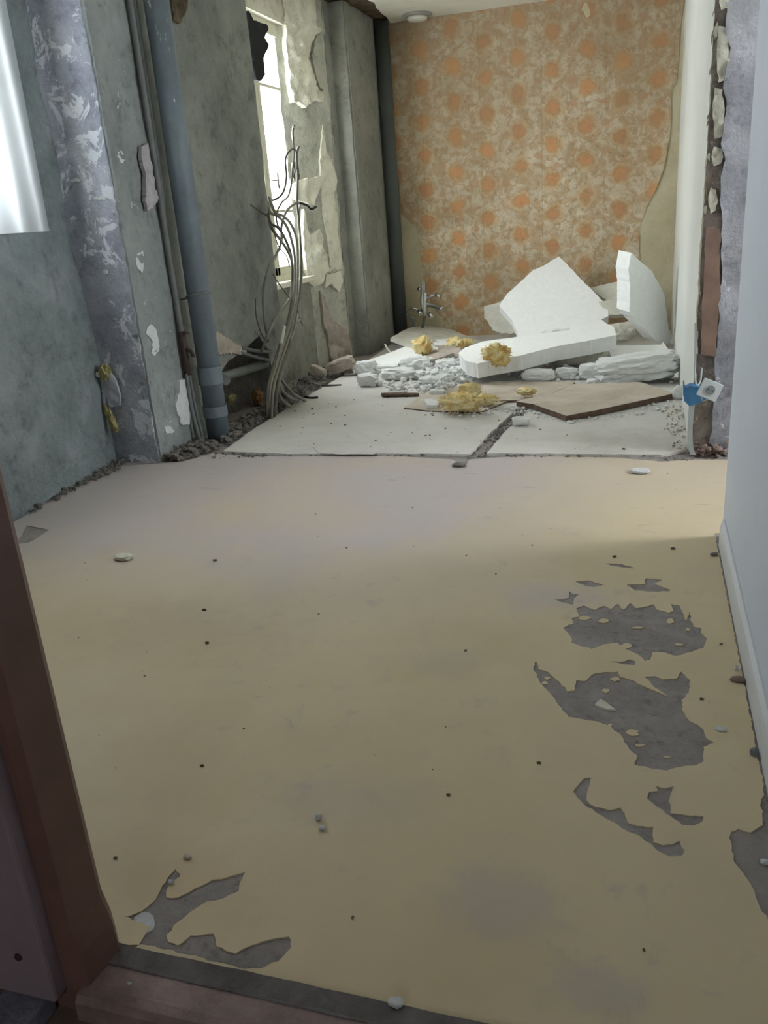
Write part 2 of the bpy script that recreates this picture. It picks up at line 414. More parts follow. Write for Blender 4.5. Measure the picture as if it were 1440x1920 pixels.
cr = t.math('SUBTRACT', 1.0, t.smooth(off, .044, .052)); c = t.mix(t.math('MULTIPLY', cr, t.math('ADD', .35, t.math('MULTIPLY', rA, .6))), c, fi)
petal = t.ramp(t.noise(34, 2, .5, co0, .6), [(.56, 0.), (.64, .22)])
c = t.mix(petal, c, srgb('8f6c48'))
dots = t.ramp(t.noise(30, 4, .7, t.mapping(loc=(1, 2, 7)), .5), [(.66, 0.), (.69, .6)])
c = t.mix(dots, c, srgb('5d503f'))
stn = t.ramp(t.noise(1.3, 4, .6, t.mapping(loc=(2, 0, 2.6))), [(.42, 0.), (.68, .42)])
c = t.mix(stn, c, srgb('8a6f4e'))
age = t.math('MULTIPLY', t.smooth(t.xyz(co0)[2], 1.2, 2.8), .35); c = t.mix(age, c, srgb('8a735c'))
sx = t.math('FRACT', t.math('DIVIDE', t.math('ADD', t.xyz(co0)[0], 4.09), .53))
seam = t.math('LESS_THAN', sx, .008); c = t.mix(t.math('MULTIPLY', seam, .5), c, srgb('8b7554'))
t.col(c); t.bump(t.noise(14, 5, .6), .12, .006)
M['paper'] = t.m

# glass, curtain, wool
t = MT('window_glass', .05); t.b.inputs['Transmission Weight'].default_value = 1; t.b.inputs['IOR'].default_value = 1.05; t.col((.97, .99, .97, 1))
tr = t.n('ShaderNodeBsdfTransparent'); gl = t.n('ShaderNodeBsdfGlossy'); gl.inputs['Roughness'].default_value = .05
mx = t.n('ShaderNodeMixShader'); mx.inputs[0].default_value = .06; t.l(tr.outputs[0], mx.inputs[1]); t.l(gl.outputs[0], mx.inputs[2]); t.l(mx.outputs[0], t.out.inputs[0])
M['glass'] = t.m
t = MT('sheer_white_curtain', .9)
tl = t.n('ShaderNodeBsdfTranslucent'); tl.inputs[0].default_value = (.93, .96, 1, 1)
df = t.n('ShaderNodeBsdfDiffuse'); df.inputs[0].default_value = (.9, .93, .97, 1)
mx = t.n('ShaderNodeMixShader'); mx.inputs[0].default_value = .35; t.l(tl.outputs[0], mx.inputs[1]); t.l(df.outputs[0], mx.inputs[2])
tr = t.n('ShaderNodeBsdfTransparent'); mx2 = t.n('ShaderNodeMixShader'); mx2.inputs[0].default_value = .42
t.l(mx.outputs[0], mx2.inputs[1]); t.l(tr.outputs[0], mx2.inputs[2]); t.l(mx2.outputs[0], t.out.inputs[0])
M['curtain'] = t.m
t = MT('yellow_mineral_wool', .95, 0, .1)
t.col(t.ramp(t.noise(16, 5, .6), [(.34, srgb('dcb274')), (.46, srgb('f4dc98')), (.66, srgb('faeec6'))])); t.bump(t.noise(55, 5, .7), 1., .01)
M['wool'] = t.m
t = MT('dull_yellow_wool', .95, 0, .1)
t.col(t.ramp(t.noise(20, 5, .6), [(.38, srgb('8f885c')), (.6, srgb('b3ac7a'))])); t.bump(t.noise(55, 5, .7), 1., .01)
M['wool_dull'] = t.m
t = MT('plastic_film', .35, 0, .5); t.col(srgb('b9bcc4')); t.b.inputs['Alpha'].default_value = .8; M['film'] = t.m

# ================================================================= SETTING
def S(o, label=None): o['kind'] = 'structure'; 
def struct(o, label=None):
    o['kind'] = 'structure'
    if label: o['label'] = label
    return o

# ---- floor: screed, then linoleum sheet with torn holes, then dusty panels beyond
floor = struct(sheet('floor', rect(-3.0, 0.86, 2.4, 8.2), fZ(-.0018), Vector((0, 0, -.15)), M['concrete'], spacing=.25, relief=.0004, rs=9), 'grey screed floor showing through torn yellow linoleum')

def q3(pts): return [(940 + x * 500 / 1371, 1000 + y * 500 / 1371) for x, y in pts]     # region of the photograph -> frame pixels
def q2(pts): return [(x / 2.4, 1500 + y / 2.4) for x, y in pts]
patchA = q3([(318, 485), (345, 470), (372, 468), (362, 438), (400, 430), (385, 388), (425, 372), (480, 395), (525, 372), (560, 390), (600, 365), (625, 392), (665, 360), (690, 385), (740, 378), (778, 365), (800, 392), (860, 410), (885, 400), (872, 365), (915, 372), (935, 410), (950, 450), (968, 405), (985, 478), (1030, 490), (1028, 515), (1058, 545), (1040, 590), (980, 610), (895, 632), (830, 612), (778, 612), (768, 650), (738, 658), (700, 622), (640, 595), (600, 565), (520, 572), (465, 598), (360, 565), (358, 530)])
patchB = q3([(178, 660), (190, 700), (245, 715), (300, 765), (340, 815), (375, 810), (385, 755), (430, 760), (470, 725), (520, 715), (598, 712), (610, 740), (670, 755), (740, 790), (850, 835), (800, 800), (735, 740), (790, 735), (830, 752), (905, 745), (922, 712), (972, 755), (965, 820), (925, 860), (930, 910), (965, 965), (1010, 985), (1040, 1010), (1060, 1060), (1095, 1078), (1040, 1100), (1040, 1170), (1000, 1195), (930, 1200), (850, 1222), (760, 1208), (685, 1190), (700, 1150), (650, 1095), (620, 1045), (560, 990), (470, 965), (345, 945), (300, 890), (260, 835), (205, 775), (168, 710)])
patchC = q3([(425, 1260), (462, 1258), (442, 1330), (440, 1375), (480, 1405), (560, 1425), (612, 1410), (635, 1440), (650, 1490), (700, 1505), (780, 1510), (782, 1590), (830, 1605), (915, 1582), (940, 1630), (925, 1660), (860, 1662), (815, 1640), (765, 1595), (700, 1550), (650, 1535), (600, 1500), (500, 1445), (420, 1390), (370, 1330)])
patchD = q3([(795, 1300), (840, 1312), (888, 1302), (868, 1350), (870, 1440), (950, 1450), (1040, 1455), (1035, 1480), (990, 1505), (930, 1502), (870, 1455), (790, 1400), (750, 1365), (760, 1330), (805, 1325)])
patchE = q3([(1180, 1535), (1220, 1520), (1280, 1540), (1345, 1500), (1330, 1400), (1335, 1370), (1371, 1350), (1460, 1345), (1620, 2100), (1480, 2050), (1371, 1990), (1320, 1900), (1280, 1800), (1230, 1730), (1195, 1690), (1185, 1620)])
patchF = q3([(380, 248), (450, 243), (525, 266), (480, 277), (440, 275), (410, 262)])
patchG = q3([(645, 265), (740, 262), (745, 232), (825, 240), (790, 262), (870, 290), (860, 300), (760, 300), (690, 297)])
patchH = q3([(535, 155), (620, 158), (688, 178), (660, 180), (560, 166)])
patchI = q3([(556, 660), (630, 660), (660, 648), (690, 660), (685, 680), (620, 672)])
patchJ = q3([(272, 338), (345, 334), (350, 298), (372, 312), (405, 312), (375, 335), (368, 368), (310, 355)])
patchK = [(50, 985), (92, 994), (55, 1018), (30, 1020)]
patchL = q2([(520, 535), (560, 525), (610, 512), (640, 500), (700, 450), (745, 372), (790, 312), (812, 345), (755, 395), (750, 440), (800, 440), (860, 410), (950, 362), (1020, 350), (1105, 325), (1080, 370), (1075, 410), (985, 450), (930, 458), (850, 510), (800, 550), (752, 605), (760, 640), (800, 655), (860, 610), (960, 602), (975, 660), (1060, 692), (1130, 655), (1210, 630), (1300, 615), (1310, 665), (1270, 710), (1180, 758), (1100, 762), (900, 710), (700, 660), (560, 650), (500, 648)])
holes = [px_floor(p) for p in (patchA, patchB, patchC, patchD, patchF, patchG, patchH, patchI, patchJ)]
# right edge of the sheet stays clear of the patch by the skirting
E1 = px_floor(patchE)
outl = [(-2.72, .885)] + [(onZ(*p).x, onZ(*p).y) for p in q2([(1180, 758)])][:0]
right_x = .262
Ein = [p for p in E1]
bottom = [(-.86, .885)]
Lf = px_floor(patchL)
# patch L reaches the threshold line and patch E the skirting: both notch the outline of the sheet
notchL = [(max(px_, -.9), max(py_, .884)) for px_, py_ in Lf[:-4]]
outline = [(-2.95, .884), (-.80, .884)]
Lseq = Lf[0:42]
Lseq = [(a, max(b, .889)) for a, b in Lseq]
Lseq[0] = (-.80, Lseq[0][1])
Eseq = [p for p in E1 if p[0] < right_x + .02]
outline = [(-2.66, .884), (-.80, .884)] + Lseq[0:41]
lastx = outline[-1][0]
outline += [(lastx + .03, .884), (right_x, .884)]
eu = px_floor(q3([(1480, 2050), (1371, 1990), (1320, 1900), (1280, 1800), (1230, 1730), (1195, 1690), (1185, 1620), (1180, 1535), (1220, 1520), (1280, 1540), (1345, 1500), (1330, 1400), (1335, 1370), (1371, 1350)]))
eu = [(min(a, right_x - .002), b) for a, b in eu]
outline += [(right_x, eu[0][1] - .03)] + eu + [(right_x, eu[-1][1] + .03)]
outline += [(right_x, 2.95), (.9, 3.0), (.95, 3.9)] + px_floor([(1300, 862), (1240, 866), (1150, 858), (1000, 855), (930, 858), (880, 862), (870, 878), (850, 862), (700, 853), (600, 856), (470, 856), (400, 850), (340, 866), (230, 874)]) + [(-2.66, 3.65)]
lino = sheet('linoleum', outline, fZ(.0008), Vector((0, 0, -.004)), M['lino'], floor, spacing=.16, relief=.0005, rs=2, step=.008, amp=.0035, holes=holes + [px_floor(patchK)], seed=4)
lino['label'] = 'torn pale yellow linoleum sheet'
# islands of linoleum left in the torn patches
rnd = random.Random(5)
isl = q3([(525, 450), (868, 452), (715, 375), (915, 572), (645, 580), (585, 750), (540, 810), (235, 745), (222, 770), (675, 1025), (960, 495), (430, 435), (715, 1090), (560, 985), (850, 1150), (700, 485)])
szs = [(58, 22), (54, 30), (20, 10), (44, 14), (75, 30), (52, 26), (44, 24), (34, 16), (40, 18), (72, 40), (26, 16), (70, 22), (60, 14), (22, 14), (40, 12), (60, 10)]
for i, ((a, b), (w, h)) in enumerate(zip(isl, szs)):
    pts = []
    for k in range(11):
        an = 2 * math.pi * k / 11; r = .5 * rnd.uniform(.65, 1.1)
        pts.append((a + math.cos(an) * w * r * .365, b + math.sin(an) * h * r * .365))
    o = sheet('linoleum_scrap', px_floor(pts), fZ(.0008), Vector((0, 0, -.004)), M['lino'], floor, spacing=1, step=.006, amp=.002, seed=i)
# lifted sliver of linoleum in the big torn patch
o = sheet('linoleum_scrap', px_floor(q3([(480, 878), (510, 850), (540, 868), (588, 905), (540, 902)]), .004), fZ(.004), Vector((0, 0, -.01)), M['foam_dust'], floor, spacing=1, seed=3)
o = sheet('filler_splash', px_floor(q2([(600, 575), (605, 530), (640, 505), (675, 508), (695, 545), (690, 585), (650, 605), (615, 600)]), -.001), fZ(.0002), Vector((0, 0, -.004)), M['spot'], floor, spacing=.03, relief=.0006, step=.008, amp=.003, seed=77); o['label'] = 'pale round filler splash in the torn corner'
# panels beyond the linoleum
jx = [(930, 800)]
pl = px_floor([(418, 846), (540, 851), (700, 850), (880, 851), (895, 838), (920, 810), (948, 786), (965, 770), (1000, 700), (1060, 640)], .012)
p1 = sheet('floor_panel', pl + [(-.9, FARY + .1), (-2.3, FARY + .1)] + px_floor([(668, 690), (560, 752), (470, 808)], .012), fZ(.012), Vector((0, 0, -.02)), M['panel'], floor, spacing=.18, relief=.003, rs=3, step=.03, amp=.006, seed=8)
pr_ = px_floor([(912, 850), (925, 835), (948, 808), (975, 786), (990, 768), (1020, 705), (1075, 640)], .012)
p2 = sheet('floor_panel', [(pr_[0][0], pr_[0][1]), ] + pr_[1:] + [(-.85, FARY + .1), (RX + .02, FARY + .1), (RX, 4.0), (onZ(1240, 852, .012).x, onZ(1240, 852, .012).y)], fZ(.012), Vector((0, 0, -.02)), M['panel'], floor, spacing=.18, relief=.003, rs=3, step=.03, amp=.006, seed=9)
# curved scuffed scrap of paper on the panel edge
o = sheet('torn_liner', px_floor([(590, 842), (610, 833), (650, 829), (690, 834), (708, 846), (700, 851), (640, 851), (600, 850)], .016), fZ(.016), Vector((0, 0, -.003)), M['panel'], floor, spacing=.1, relief=.006, rs=12, step=.02, amp=.004, seed=12)

# ---- left wall, near stretch with the curtained window
wl = struct(empty('wall_left', (-2.64, 3.6, 0)), 'rough grey rendered left wall with recesses and pilasters')
def part(o, label=None):
    adopt(wl, o)
    if label: o['label'] = label
    return o
part(sheet('render_face', rect(.8, -.02, 3.74, CEIL + .03), fX(-2.64), Vector((-.20, 0, 0)), M['wall_near'], spacing=.055, relief=.016, rs=3.2, fn=lambda a_, b_: -.075 * min(1, max(0, (a_ - 2.9) / .7)) - .03 * min(1, max(0, (b_ - .8) / .3)), step=.05, amp=0, holes=[rect(2.25, 1.2, 3.33, 2.5)], hamp=.006, seed=2), 'teal grey rough render below the curtained window')
part(sheet('pilaster_face', [(-2.80, -.02), (LX + .0, -.02), (LX + .0, CEIL + .03), (-2.80, CEIL + .03)], fY(3.685), Vector((0, .25, 0)), M['pilaster'], spacing=.03, relief=.009, rs=5, step=.02, amp=.006, seed=5), 'lilac grey pilaster face flecked with white paint')
mid = [(3.74, -.02), (4.33, -.02), (4.30, .26), (4.62, .38), (4.98, .44), (5.08, .46), (5.18, .36), (5.24, .12), (5.12, -.02), (5.455, -.02), (5.455, .74), (5.455, CEIL + .03), (3.74, CEIL + .03)]
part(sheet('render_face', mid, fX(LX), Vector((-.18, 0, 0)), M['wall_mid'], spacing=.05, relief=.010, rs=3.2, step=.04, amp=.007, seed=7), 'grey green render between the pipe and the far window')
part(sheet('render_face', rect(3.69, -.02, 4.10, CEIL + .03), fX(LX + .014), Vector((-.05, 0, 0)), M['wall_side'], spacing=.045, relief=.008, rs=4, step=.03, amp=.006, seed=9), 'blue grey render strip beside the thin conduit')
part(sheet('chase_back', rect(4.2, -.1, 5.35, .75), fX(LX - .12), Vector((-.1, 0, 0)), M['earth'], spacing=.04, relief=.03, rs=8, seed=11), 'dark broken masonry in the chase at the foot of the wall')
# window 2 recess
part(sheet('sill_face', rect(5.25, -.05, 6.46, .735), fX(-2.61), Vector((-.1, 0, 0)), M['sill_wall'], spacing=.06, relief=.012, rs=5, seed=13), 'pale greenish render below the far window')
a = Vector((-2.64, 6.40, 0)); b = Vector((LX, 6.87, 0)); u = (b - a).normalized(); L = (b - a).length; n = Vector((u.y, -u.x, 0))
FR = (a, u, Z_, n)
part(sheet('reveal_face', [(-.05, -.05), (L, -.05), (L, CEIL + .03), (-.05, CEIL + .03)], FR, -n * .12, M['reveal'], spacing=.04, relief=.012, rs=6, step=.03, amp=.010, seed=15), 'pale broken plaster reveal of the far window')
part(sheet('lintel_face', rect(5.40, 2.52, 6.5, CEIL + .03), fX(-2.60), Vector((-.1, 0, 0)), M['cream'], spacing=.08, relief=.006, seed=16), 'cream lintel over the far window')
part(sheet('render_face', rect(6.86, -.05, 7.03, CEIL + .03), fX(LX), Vector((-.2, 0, 0)), M['wall_column'], spacing=.05, relief=.006, seed=17))
# masonry between the windows behind the faces (keeps daylight out)
part(box('masonry_core', -2.78, 3.80, -.1, LX - .185, 5.37, CEIL + .1, M['earth'], bev=0))
part(box('masonry_core', -2.72, 6.55, -.1, -2.66, 8.1, CEIL + .1, M['earth'], bev=0))
part(box('masonry_core', -2.80, 5.3, -.1, -2.73, 6.6, .70, M['earth'], bev=0))
part(box('masonry_core', -2.95, 5.3, 2.56, -2.72, 6.6, CEIL + .1, M['earth'], bev=0))
# pilasters beyond
part(sheet('pilaster_face', rect(-2.50, -.05, -2.335, CEIL + .03), fY(7.01), Vector((0, .1, 0)), M['wall_column'], spacing=.05, relief=.004, seed=19, step=.05, amp=.003), 'grey end face of the second pilaster')
part(sheet('pilaster_face', [(7.03, -.05), (7.78, -.05), (7.78, CEIL + .03), (7.03, CEIL + .03)], fX(-2.325), Vector((-.1, 0, 0)), M['wall_column'], spacing=.07, relief=.005, seed=20, step=.06, amp=.003), 'smooth grey side of the second pilaster')
# plaster remains on the reveal, traced in the reveal plane
def remain(pts, thick, mat, seed, label, relief=.02, sp=.03, fr=FR, amp=.008):
    o2 = sheet('plaster_remnant', px_plane((fr[0] + fr[3] * thick, fr[1], fr[2], fr[3]), pts), (fr[0] + fr[3] * thick, fr[1], fr[2], fr[3]), -fr[3] * (thick + .02), mat, spacing=sp, relief=relief, rs=14, step=.02, amp=amp, seed=seed)
    adopt(wl, o2); o2['label'] = label; return o2
remain([(528, -40), (592, -40), (594, 48), (605, 54), (590, 68), (583, 90), (580, 110), (586, 130), (592, 160), (608, 178), (606, 190), (592, 186), (574, 202), (560, 190), (550, 192), (545, 160), (540, 100)], .045, M['cream'], 31, 'thick cream plaster remnant at the top of the reveal', .03)
remain([(594, 66), (606, 64), (608, 170), (598, 160), (590, 130), (586, 105)], .03, M['reveal'], 32, 'broken grey plaster edge beside the cream remnant', .02)
remain([(553, 345), (562, 338), (603, 330), (602, 350), (592, 372), (590, 385), (570, 378), (556, 374)], .035, M['cream'], 33, 'cream plaster lump behind the loose wires', .02)
remain([(571, 392), (578, 430), (582, 442), (600, 430), (608, 448), (604, 465), (614, 480), (616, 500), (625, 506), (612, 512), (606, 530), (590, 538), (578, 528), (572, 480), (568, 420)], .035, M['cream'], 34, 'cream plaster tongue hanging over the sill end', .025)
remain([(612, 515), (640, 508), (643, 530), (636, 548), (622, 532), (610, 540)], .025, M['cream'], 35, 'white chipped plaster at the foot of the lit arris', .02)
remain([(602, 545), (612, 560), (622, 600), (640, 612), (650, 618), (657, 640), (664, 690), (625, 690), (616, 640), (608, 600)], .03, M['plaster_chunk'], 36, 'loose brown plaster skin at the foot of the reveal', .035)
remain([(606, 235), (614, 290), (622, 300), (633, 340), (626, 370), (634, 400), (632, 430), (640, 470), (643, 505), (620, 505), (612, 440), (604, 380), (600, 300)], .012, M['cream'], 37, 'thin cream strip along the reveal arris', .008)  # thin cream layer, paler than the reveal behind it

# ---- ceiling
ceil_pts = [(RX + .3, .8), (2.4, .8), (2.4, 4.4), (RX, 4.4), (RX + .02, FARY + .05)] + [(onZ(*p, CEIL).x, onZ(*p, CEIL).y) for p in [(748, 41), (735, 44), (722, 30), (706, 16), (700, 4)]] + [(-2.16, 6.6), (-2.3, 6.0), (-2.25, 5.0), (-2.9, 4.4), (-2.9, .8)]
ce = struct(sheet('ceiling', ceil_pts, (Vector((0, 0, CEIL)), X_, Y_, -Z_), Vector((0, 0, .04)), M['ceiling'], spacing=.3, relief=.002, step=.05, amp=.012, seed=40), 'cream painted ceiling with a torn left edge')
o = sheet('torn_ceiling_edge', rect(-2.95, 4.0, -1.9, 8.1), (Vector((0, 0, CEIL + .035)), X_, Y_, -Z_), Vector((0, 0, .1)), M['lath'], spacing=.06, relief=.03, rs=8, seed=41); o.parent = ce; o['label'] = 'brown broken plaster at the ceiling edge'
o = box('ceiling_slab', -3.1, .6, CEIL + .12, 2.5, 8.4, CEIL + .2, M['hall'], bev=0); o.parent = ce

# ---- far wall: cream plaster with the wallpaper sheet over it
wb = struct(sheet('wall_back', rect(-2.8, -.1, .6, CEIL + .1), fY(FARY), Vector((0, .15, 0)), M['back_plaster'], spacing=.12, relief=.006, seed=43), 'back wall of old cream plaster under floral wallpaper')
paper_px = [(742, 60), (745, 300), (752, 400), (782, 430), (790, 500), (800, 560), (830, 600), (835, 680), (1198, 680), (1204, 520), (1198, 470), (1199, 425), (1210, 395), (1232, 350), (1246, 310), (1255, 260), (1259, 225), (1258, 170), (1270, 150), (1275, 60), (1283, -60)]
pw = [(onY(x_, y_, FARY - .008).x, onY(x_, y_, FARY - .008).z) for x_, y_ in paper_px]
pw[0] = (-2.30, pw[0][1]); pw[-1] = (RX, CEIL + .0); pw.insert(0, (-2.30, CEIL)); 
curl = lambda u_, v_: .010 * max(0, 1 - abs(v_ - 1.35) / .75) * max(0, 1 - max(0, .30 - (u_ + .22)) / .14) if u_ > -.3 else 0
wp = sheet('wallpaper', pw, fY(FARY - .006), Vector((0, .004, 0)), M['paper'], spacing=.07, relief=.004, rs=3, step=.03, amp=.003, seed=45, fn=curl)
adopt(wb, wp); wb.location = wb.location; wp['label'] = 'faded orange floral wallpaper'
# corner pipe and strip
# ---- right wall beyond the opening, brown core, grey stub facing us
wr = struct(empty('wall_right', (RX, 4.0, 0)), 'white right wall ending in a broken brown edge')
def rpart(o, label=None):
    adopt(wr, o)
    if label: o['label'] = label
    return o
face = [(3.975, .34), (3.975, CEIL + .02), (FARY + .02, CEIL + .02), (FARY + .02, -.02), (4.6, -.02), (4.15, .0), (4.02, .12)]
rpart(sheet('white_face', face, fXm(RX), Vector((.02, 0, 0)), M['white_wall'], spacing=.15, relief=.004, rs=2, step=.05, amp=.003, seed=50), 'glossy white painted wall face')
rpart(box('masonry_core', RX + .022, 4.10, -.05, RX + .2, FARY + .1, CEIL + .05, M['brown_core'], bev=0))
core = [(x_, y_) for x_, y_ in [(.222, .0), (.222, CEIL), (.34, CEIL), (.345, 1.9), (.335, 1.6), (.345, 1.35), (.33, 1.1), (.325, .9), (.335, .7), (.325, .4), (.33, .2), (.37, .08), (.36, 0)]]
rpart(sheet('broken_core', core, fY(3.95), Vector((0, .12, 0)), M['brown_core'], spacing=.015, relief=.016, rs=14, step=.015, amp=.004, seed=51), 'brown crumbling core of the broken wall end')
stubp = [(.60, -.02), (1.6, -.02), (1.6, CEIL + .02), (.275, CEIL + .02)]
edge = [(1392 - 30, -20), (1364, 20), (1360, 60), (1370, 90), (1362, 130), (1356, 165), (1362, 200), (1357, 235), (1352, 270), (1360, 300), (1352, 330), (1350, 375), (1355, 420), (1352, 470), (1354, 500), (1348, 580), (1345, 650), (1340, 690), (1342, 720), (1338, 760), (1335, 810), (1330, 830), (1345, 845), (1362, 855)]
ep = [(onY(x_, y_, 3.93).x, max(onY(x_, y_, 3.93).z, -.01)) for x_, y_ in edge]
rpart(sheet('render_face', ep + [(1.6, -.02), (1.6, CEIL + .02), (ep[0][0], CEIL + .02)], fY(3.93), Vector((0, .16, 0)), M['stub'], spacing=.03, relief=.010, rs=7, step=.02, amp=.006, seed=53), 'mottled lilac grey render with a ragged edge')
# pale lumps of broken plaster along the brown edge
for i, (x0, y0, x1, y1) in enumerate([(1345, 50, 1364, 155), (1338, 165, 1354, 262), (1336, 275, 1352, 312), (1330, 352, 1342, 400), (1350, -10, 1372, 20)]):
    cpx = [(x0 + 2, y0), (x1, y0 + 4), (x1 + 4, (y0 + y1) / 2), (x1 - 1, y1 - 5), (x0 + 2, y1), (x0 - 2, (y0 + y1) / 2)]
    rpart(sheet('plaster_lump', [(onY(a_, b_, 3.945).x, onY(a_, b_, 3.945).z) for a_, b_ in cpx], fY(3.93), Vector((0, .05, 0)), M['reveal'], spacing=.015, relief=.015, rs=16, step=.015, amp=.004, seed=60 + i))
rpart(sheet('brown_batten', [(onY(a_, b_, 3.928).x, onY(a_, b_, 3.928).z) for a_, b_ in [(1324, 425), (1351, 430), (1350, 520), (1347, 600), (1343, 668), (1314, 664), (1317, 560)]], fY(3.928), Vector((0, .04, 0)), plain('brown_wood_batten', '8a7469', .8, 0, .2, .1, 12, .3), spacing=.04, relief=.004, step=.015, amp=.005, seed=66), 'smooth brown timber batten in the broken edge')
o = sheet('paint_edge', [(onY(a_, b_, 3.955).x, onY(a_, b_, 3.955).z) for a_, b_ in [(1341, 0), (1348, 0), (1345, 80), (1338, 180), (1333, 260), (1331, 300), (1326, 330), (1324, 400), (1318, 480), (1315, 560), (1309, 620), (1307, 700), (1304, 718), (1302, 640), (1308, 560), (1311, 480), (1318, 400), (1322, 310), (1328, 250), (1334, 120)]], fY(3.955), Vector((0, .012, 0)), M['cream'], spacing=.2, step=.015, amp=.003, seed=68); rpart(o, 'thin curled white plaster edge')

# right room behind the opening (never in view, gives the side light)
o = struct(box('wall_side_room', 2.3, 2.9, -.1, 2.4, 5.0, .7, M['hall'], bev=0))
adopt(wr, o)
for bx in ((2.3, 2.9, 2.3, 2.4, 5.0, 2.8), (2.3, 2.9, .7, 2.4, 3.2, 2.3), (2.3, 4.65, .7, 2.4, 5.0, 2.3), (1.55, 3.93, -.05, 2.35, 4.05, CEIL + .05), (.30, 2.80, -.05, 2.35, 2.86, CEIL + .05)):
    rpart(box('side_room_wall', bx[0], bx[1], bx[2], bx[3], bx[4], bx[5], M['hall'], bev=0))

# ---- near white wall with its skirting
nw = struct(sheet('wall_front', [(0.8, -.02), (2.93, -.02), (2.94, 1.3), (2.94, CEIL + .03), (0.8, CEIL + .03)], fXm(.285), Vector((.10, 0, 0)), M['near_white'], spacing=.25, relief=.001, seed=70), 'smooth bluish white wall at the right of the doorway')
bmk = bmesh.new()
prof = [(.285, -.002), (.285, .088), (.279, .090), (.270, .078), (.267, .06), (.267, -.002)]
prev = None
for yy in (.9, 1.5, 2.0, 2.5, 2.84, 2.92):
    off = .018 if yy > 2.9 else 0
    ring = [bmk.verts.new((x_ + (.0 if x_ > .28 else off * .6), yy, z_ - (off * .8 if z_ > .05 else 0))) for x_, z_ in prof]
    if prev:
        for i in range(len(ring)): bmk.faces.new([prev[i], prev[(i + 1) % len(ring)], ring[(i + 1) % len(ring)], ring[i]])
    else: bmk.faces.new(ring)
    prev = ring
bmk.faces.new(prev)
struct(from_bm('baseboard_right', bmk, M['skirt']), 'white skirting board along the near white wall')

# ---- doorway: jamb, casing, threshold, hall
dj = struct(empty('door_1', (-.84, .88, 0)), 'dark brown door frame framing the view')
def jamb_part(o, label=None):
    adopt(dj, o)
    if label: o['label'] = label
    return o
bmj = bmesh.new(); prev = None
for zz, bul in ((-.06, .012), (.03, .014), (.07, .012), (.12, .0), (.5, 0), (1.2, 0), (2.1, 0)):
    pts = [(-.84 + bul * .6, .800), (-.836 + bul, .872), (-.845 + bul * .5, .888 + bul * .3), (-.90, .888), (-.90, .79), (-.855, .79)]
    ring = [bmj.verts.new((a_, b_, zz)) for a_, b_ in pts]
    if prev:
        for i in range(6): bmj.faces.new([prev[i], prev[(i + 1) % 6], ring[(i + 1) % 6], ring[i]])
    else: bmj.faces.new(ring)
    prev = ring
bmj.faces.new(prev)
jamb_part(from_bm('jamb_post', bmj, M['jamb']), 'varnished dark brown jamb post')
jamb_part(box('casing', -.985, .762, -.002, -.868, .80, 2.1, M['casing'], bev=.006), 'plum brown painted casing board')
bms = bmesh.new(); bmesh.ops.create_cone(bms, cap_ends=True, segments=20, radius1=.0075, radius2=.006, depth=.004, matrix=Matrix.Translation(onY(34, 1795, .761)) @ Matrix.Rotation(math.pi / 2, 4, 'X'))
jamb_part(from_bm('screw_head', bms, M['rust']), 'round screw head in the casing')
jamb_part(box('head_board', -.99, .77, 2.08, .4, .89, 2.16, M['jamb']))
th = struct(empty('trim_1', (-.3, .84, 0)), 'worn threshold across the doorway')
o = sheet('threshold_strip', [(-.845, .847), (.29, .847), (.29, .884), (-.845, .884)], fZ(.006), Vector((0, 0, -.05)), M['strip'], spacing=.03, relief=.002, rs=20, step=.02, amp=.001, seed=80); adopt(th, o); o['label'] = 'dark grey metal strip flecked with plaster'
bmt = bmesh.new(); prev = None
for xx in (-.845, -.6, -.3, 0, .29):
    ring = [bmt.verts.new((xx, a_, b_)) for a_, b_ in [(.845, -.05), (.845, .002), (.800, .004), (.785, .000), (.776, -.010), (.774, -.05)]]
    if prev:
        for i in range(6): f_ = bmt.faces.new([prev[i], prev[(i + 1) % 6], ring[(i + 1) % 6], ring[i]])
    else: bmt.faces.new(ring)
    prev = ring
bmt.faces.new(prev)
o = from_bm('threshold_board', bmt, M['threshold']); adopt(th, o); o['label'] = 'scuffed brown threshold board'
bl = box('concrete_block', -.975, .60, -.045, -.893, .785, -.003, M['block'], bev=.004)
tagd(bl, 'small grey rough block at the foot of the brown door frame', 'block')
struct(box('floor_hall', -2.0, -3.0, -.12, 1.2, .84, -.045, M['hallfloor'], bev=0))
hall = struct(empty('wall_hall', (0, 0, 0)))
for bx in ((-3.05, .80, -.1, -.90, .87, 2.8), (.386, .80, -.1, 2.4, .87, 2.8), (-.99, .80, 2.1, .4, .87, 2.8),
           (-1.6, -3, -.1, -1.5, .8, 2.6), (1.0, -3, -.1, 1.1, .8, 2.6), (-1.6, -3, 2.5, 1.1, .8, 2.6), (-1.6, -3.05, -.1, -.55, -2.95, 2.6), (-.05, -3.05, -.1, 1.1, -2.95, 2.6), (-.6, -3.05, 2.05, 0, -2.95, 2.6), (-.6, -3.05, -.1, 0, -2.95, 1.35)):
    adopt(hall, box('hall_wall', *bx, M['hall'], bev=0))  # gap in the unseen end wall is made up to let fill light in

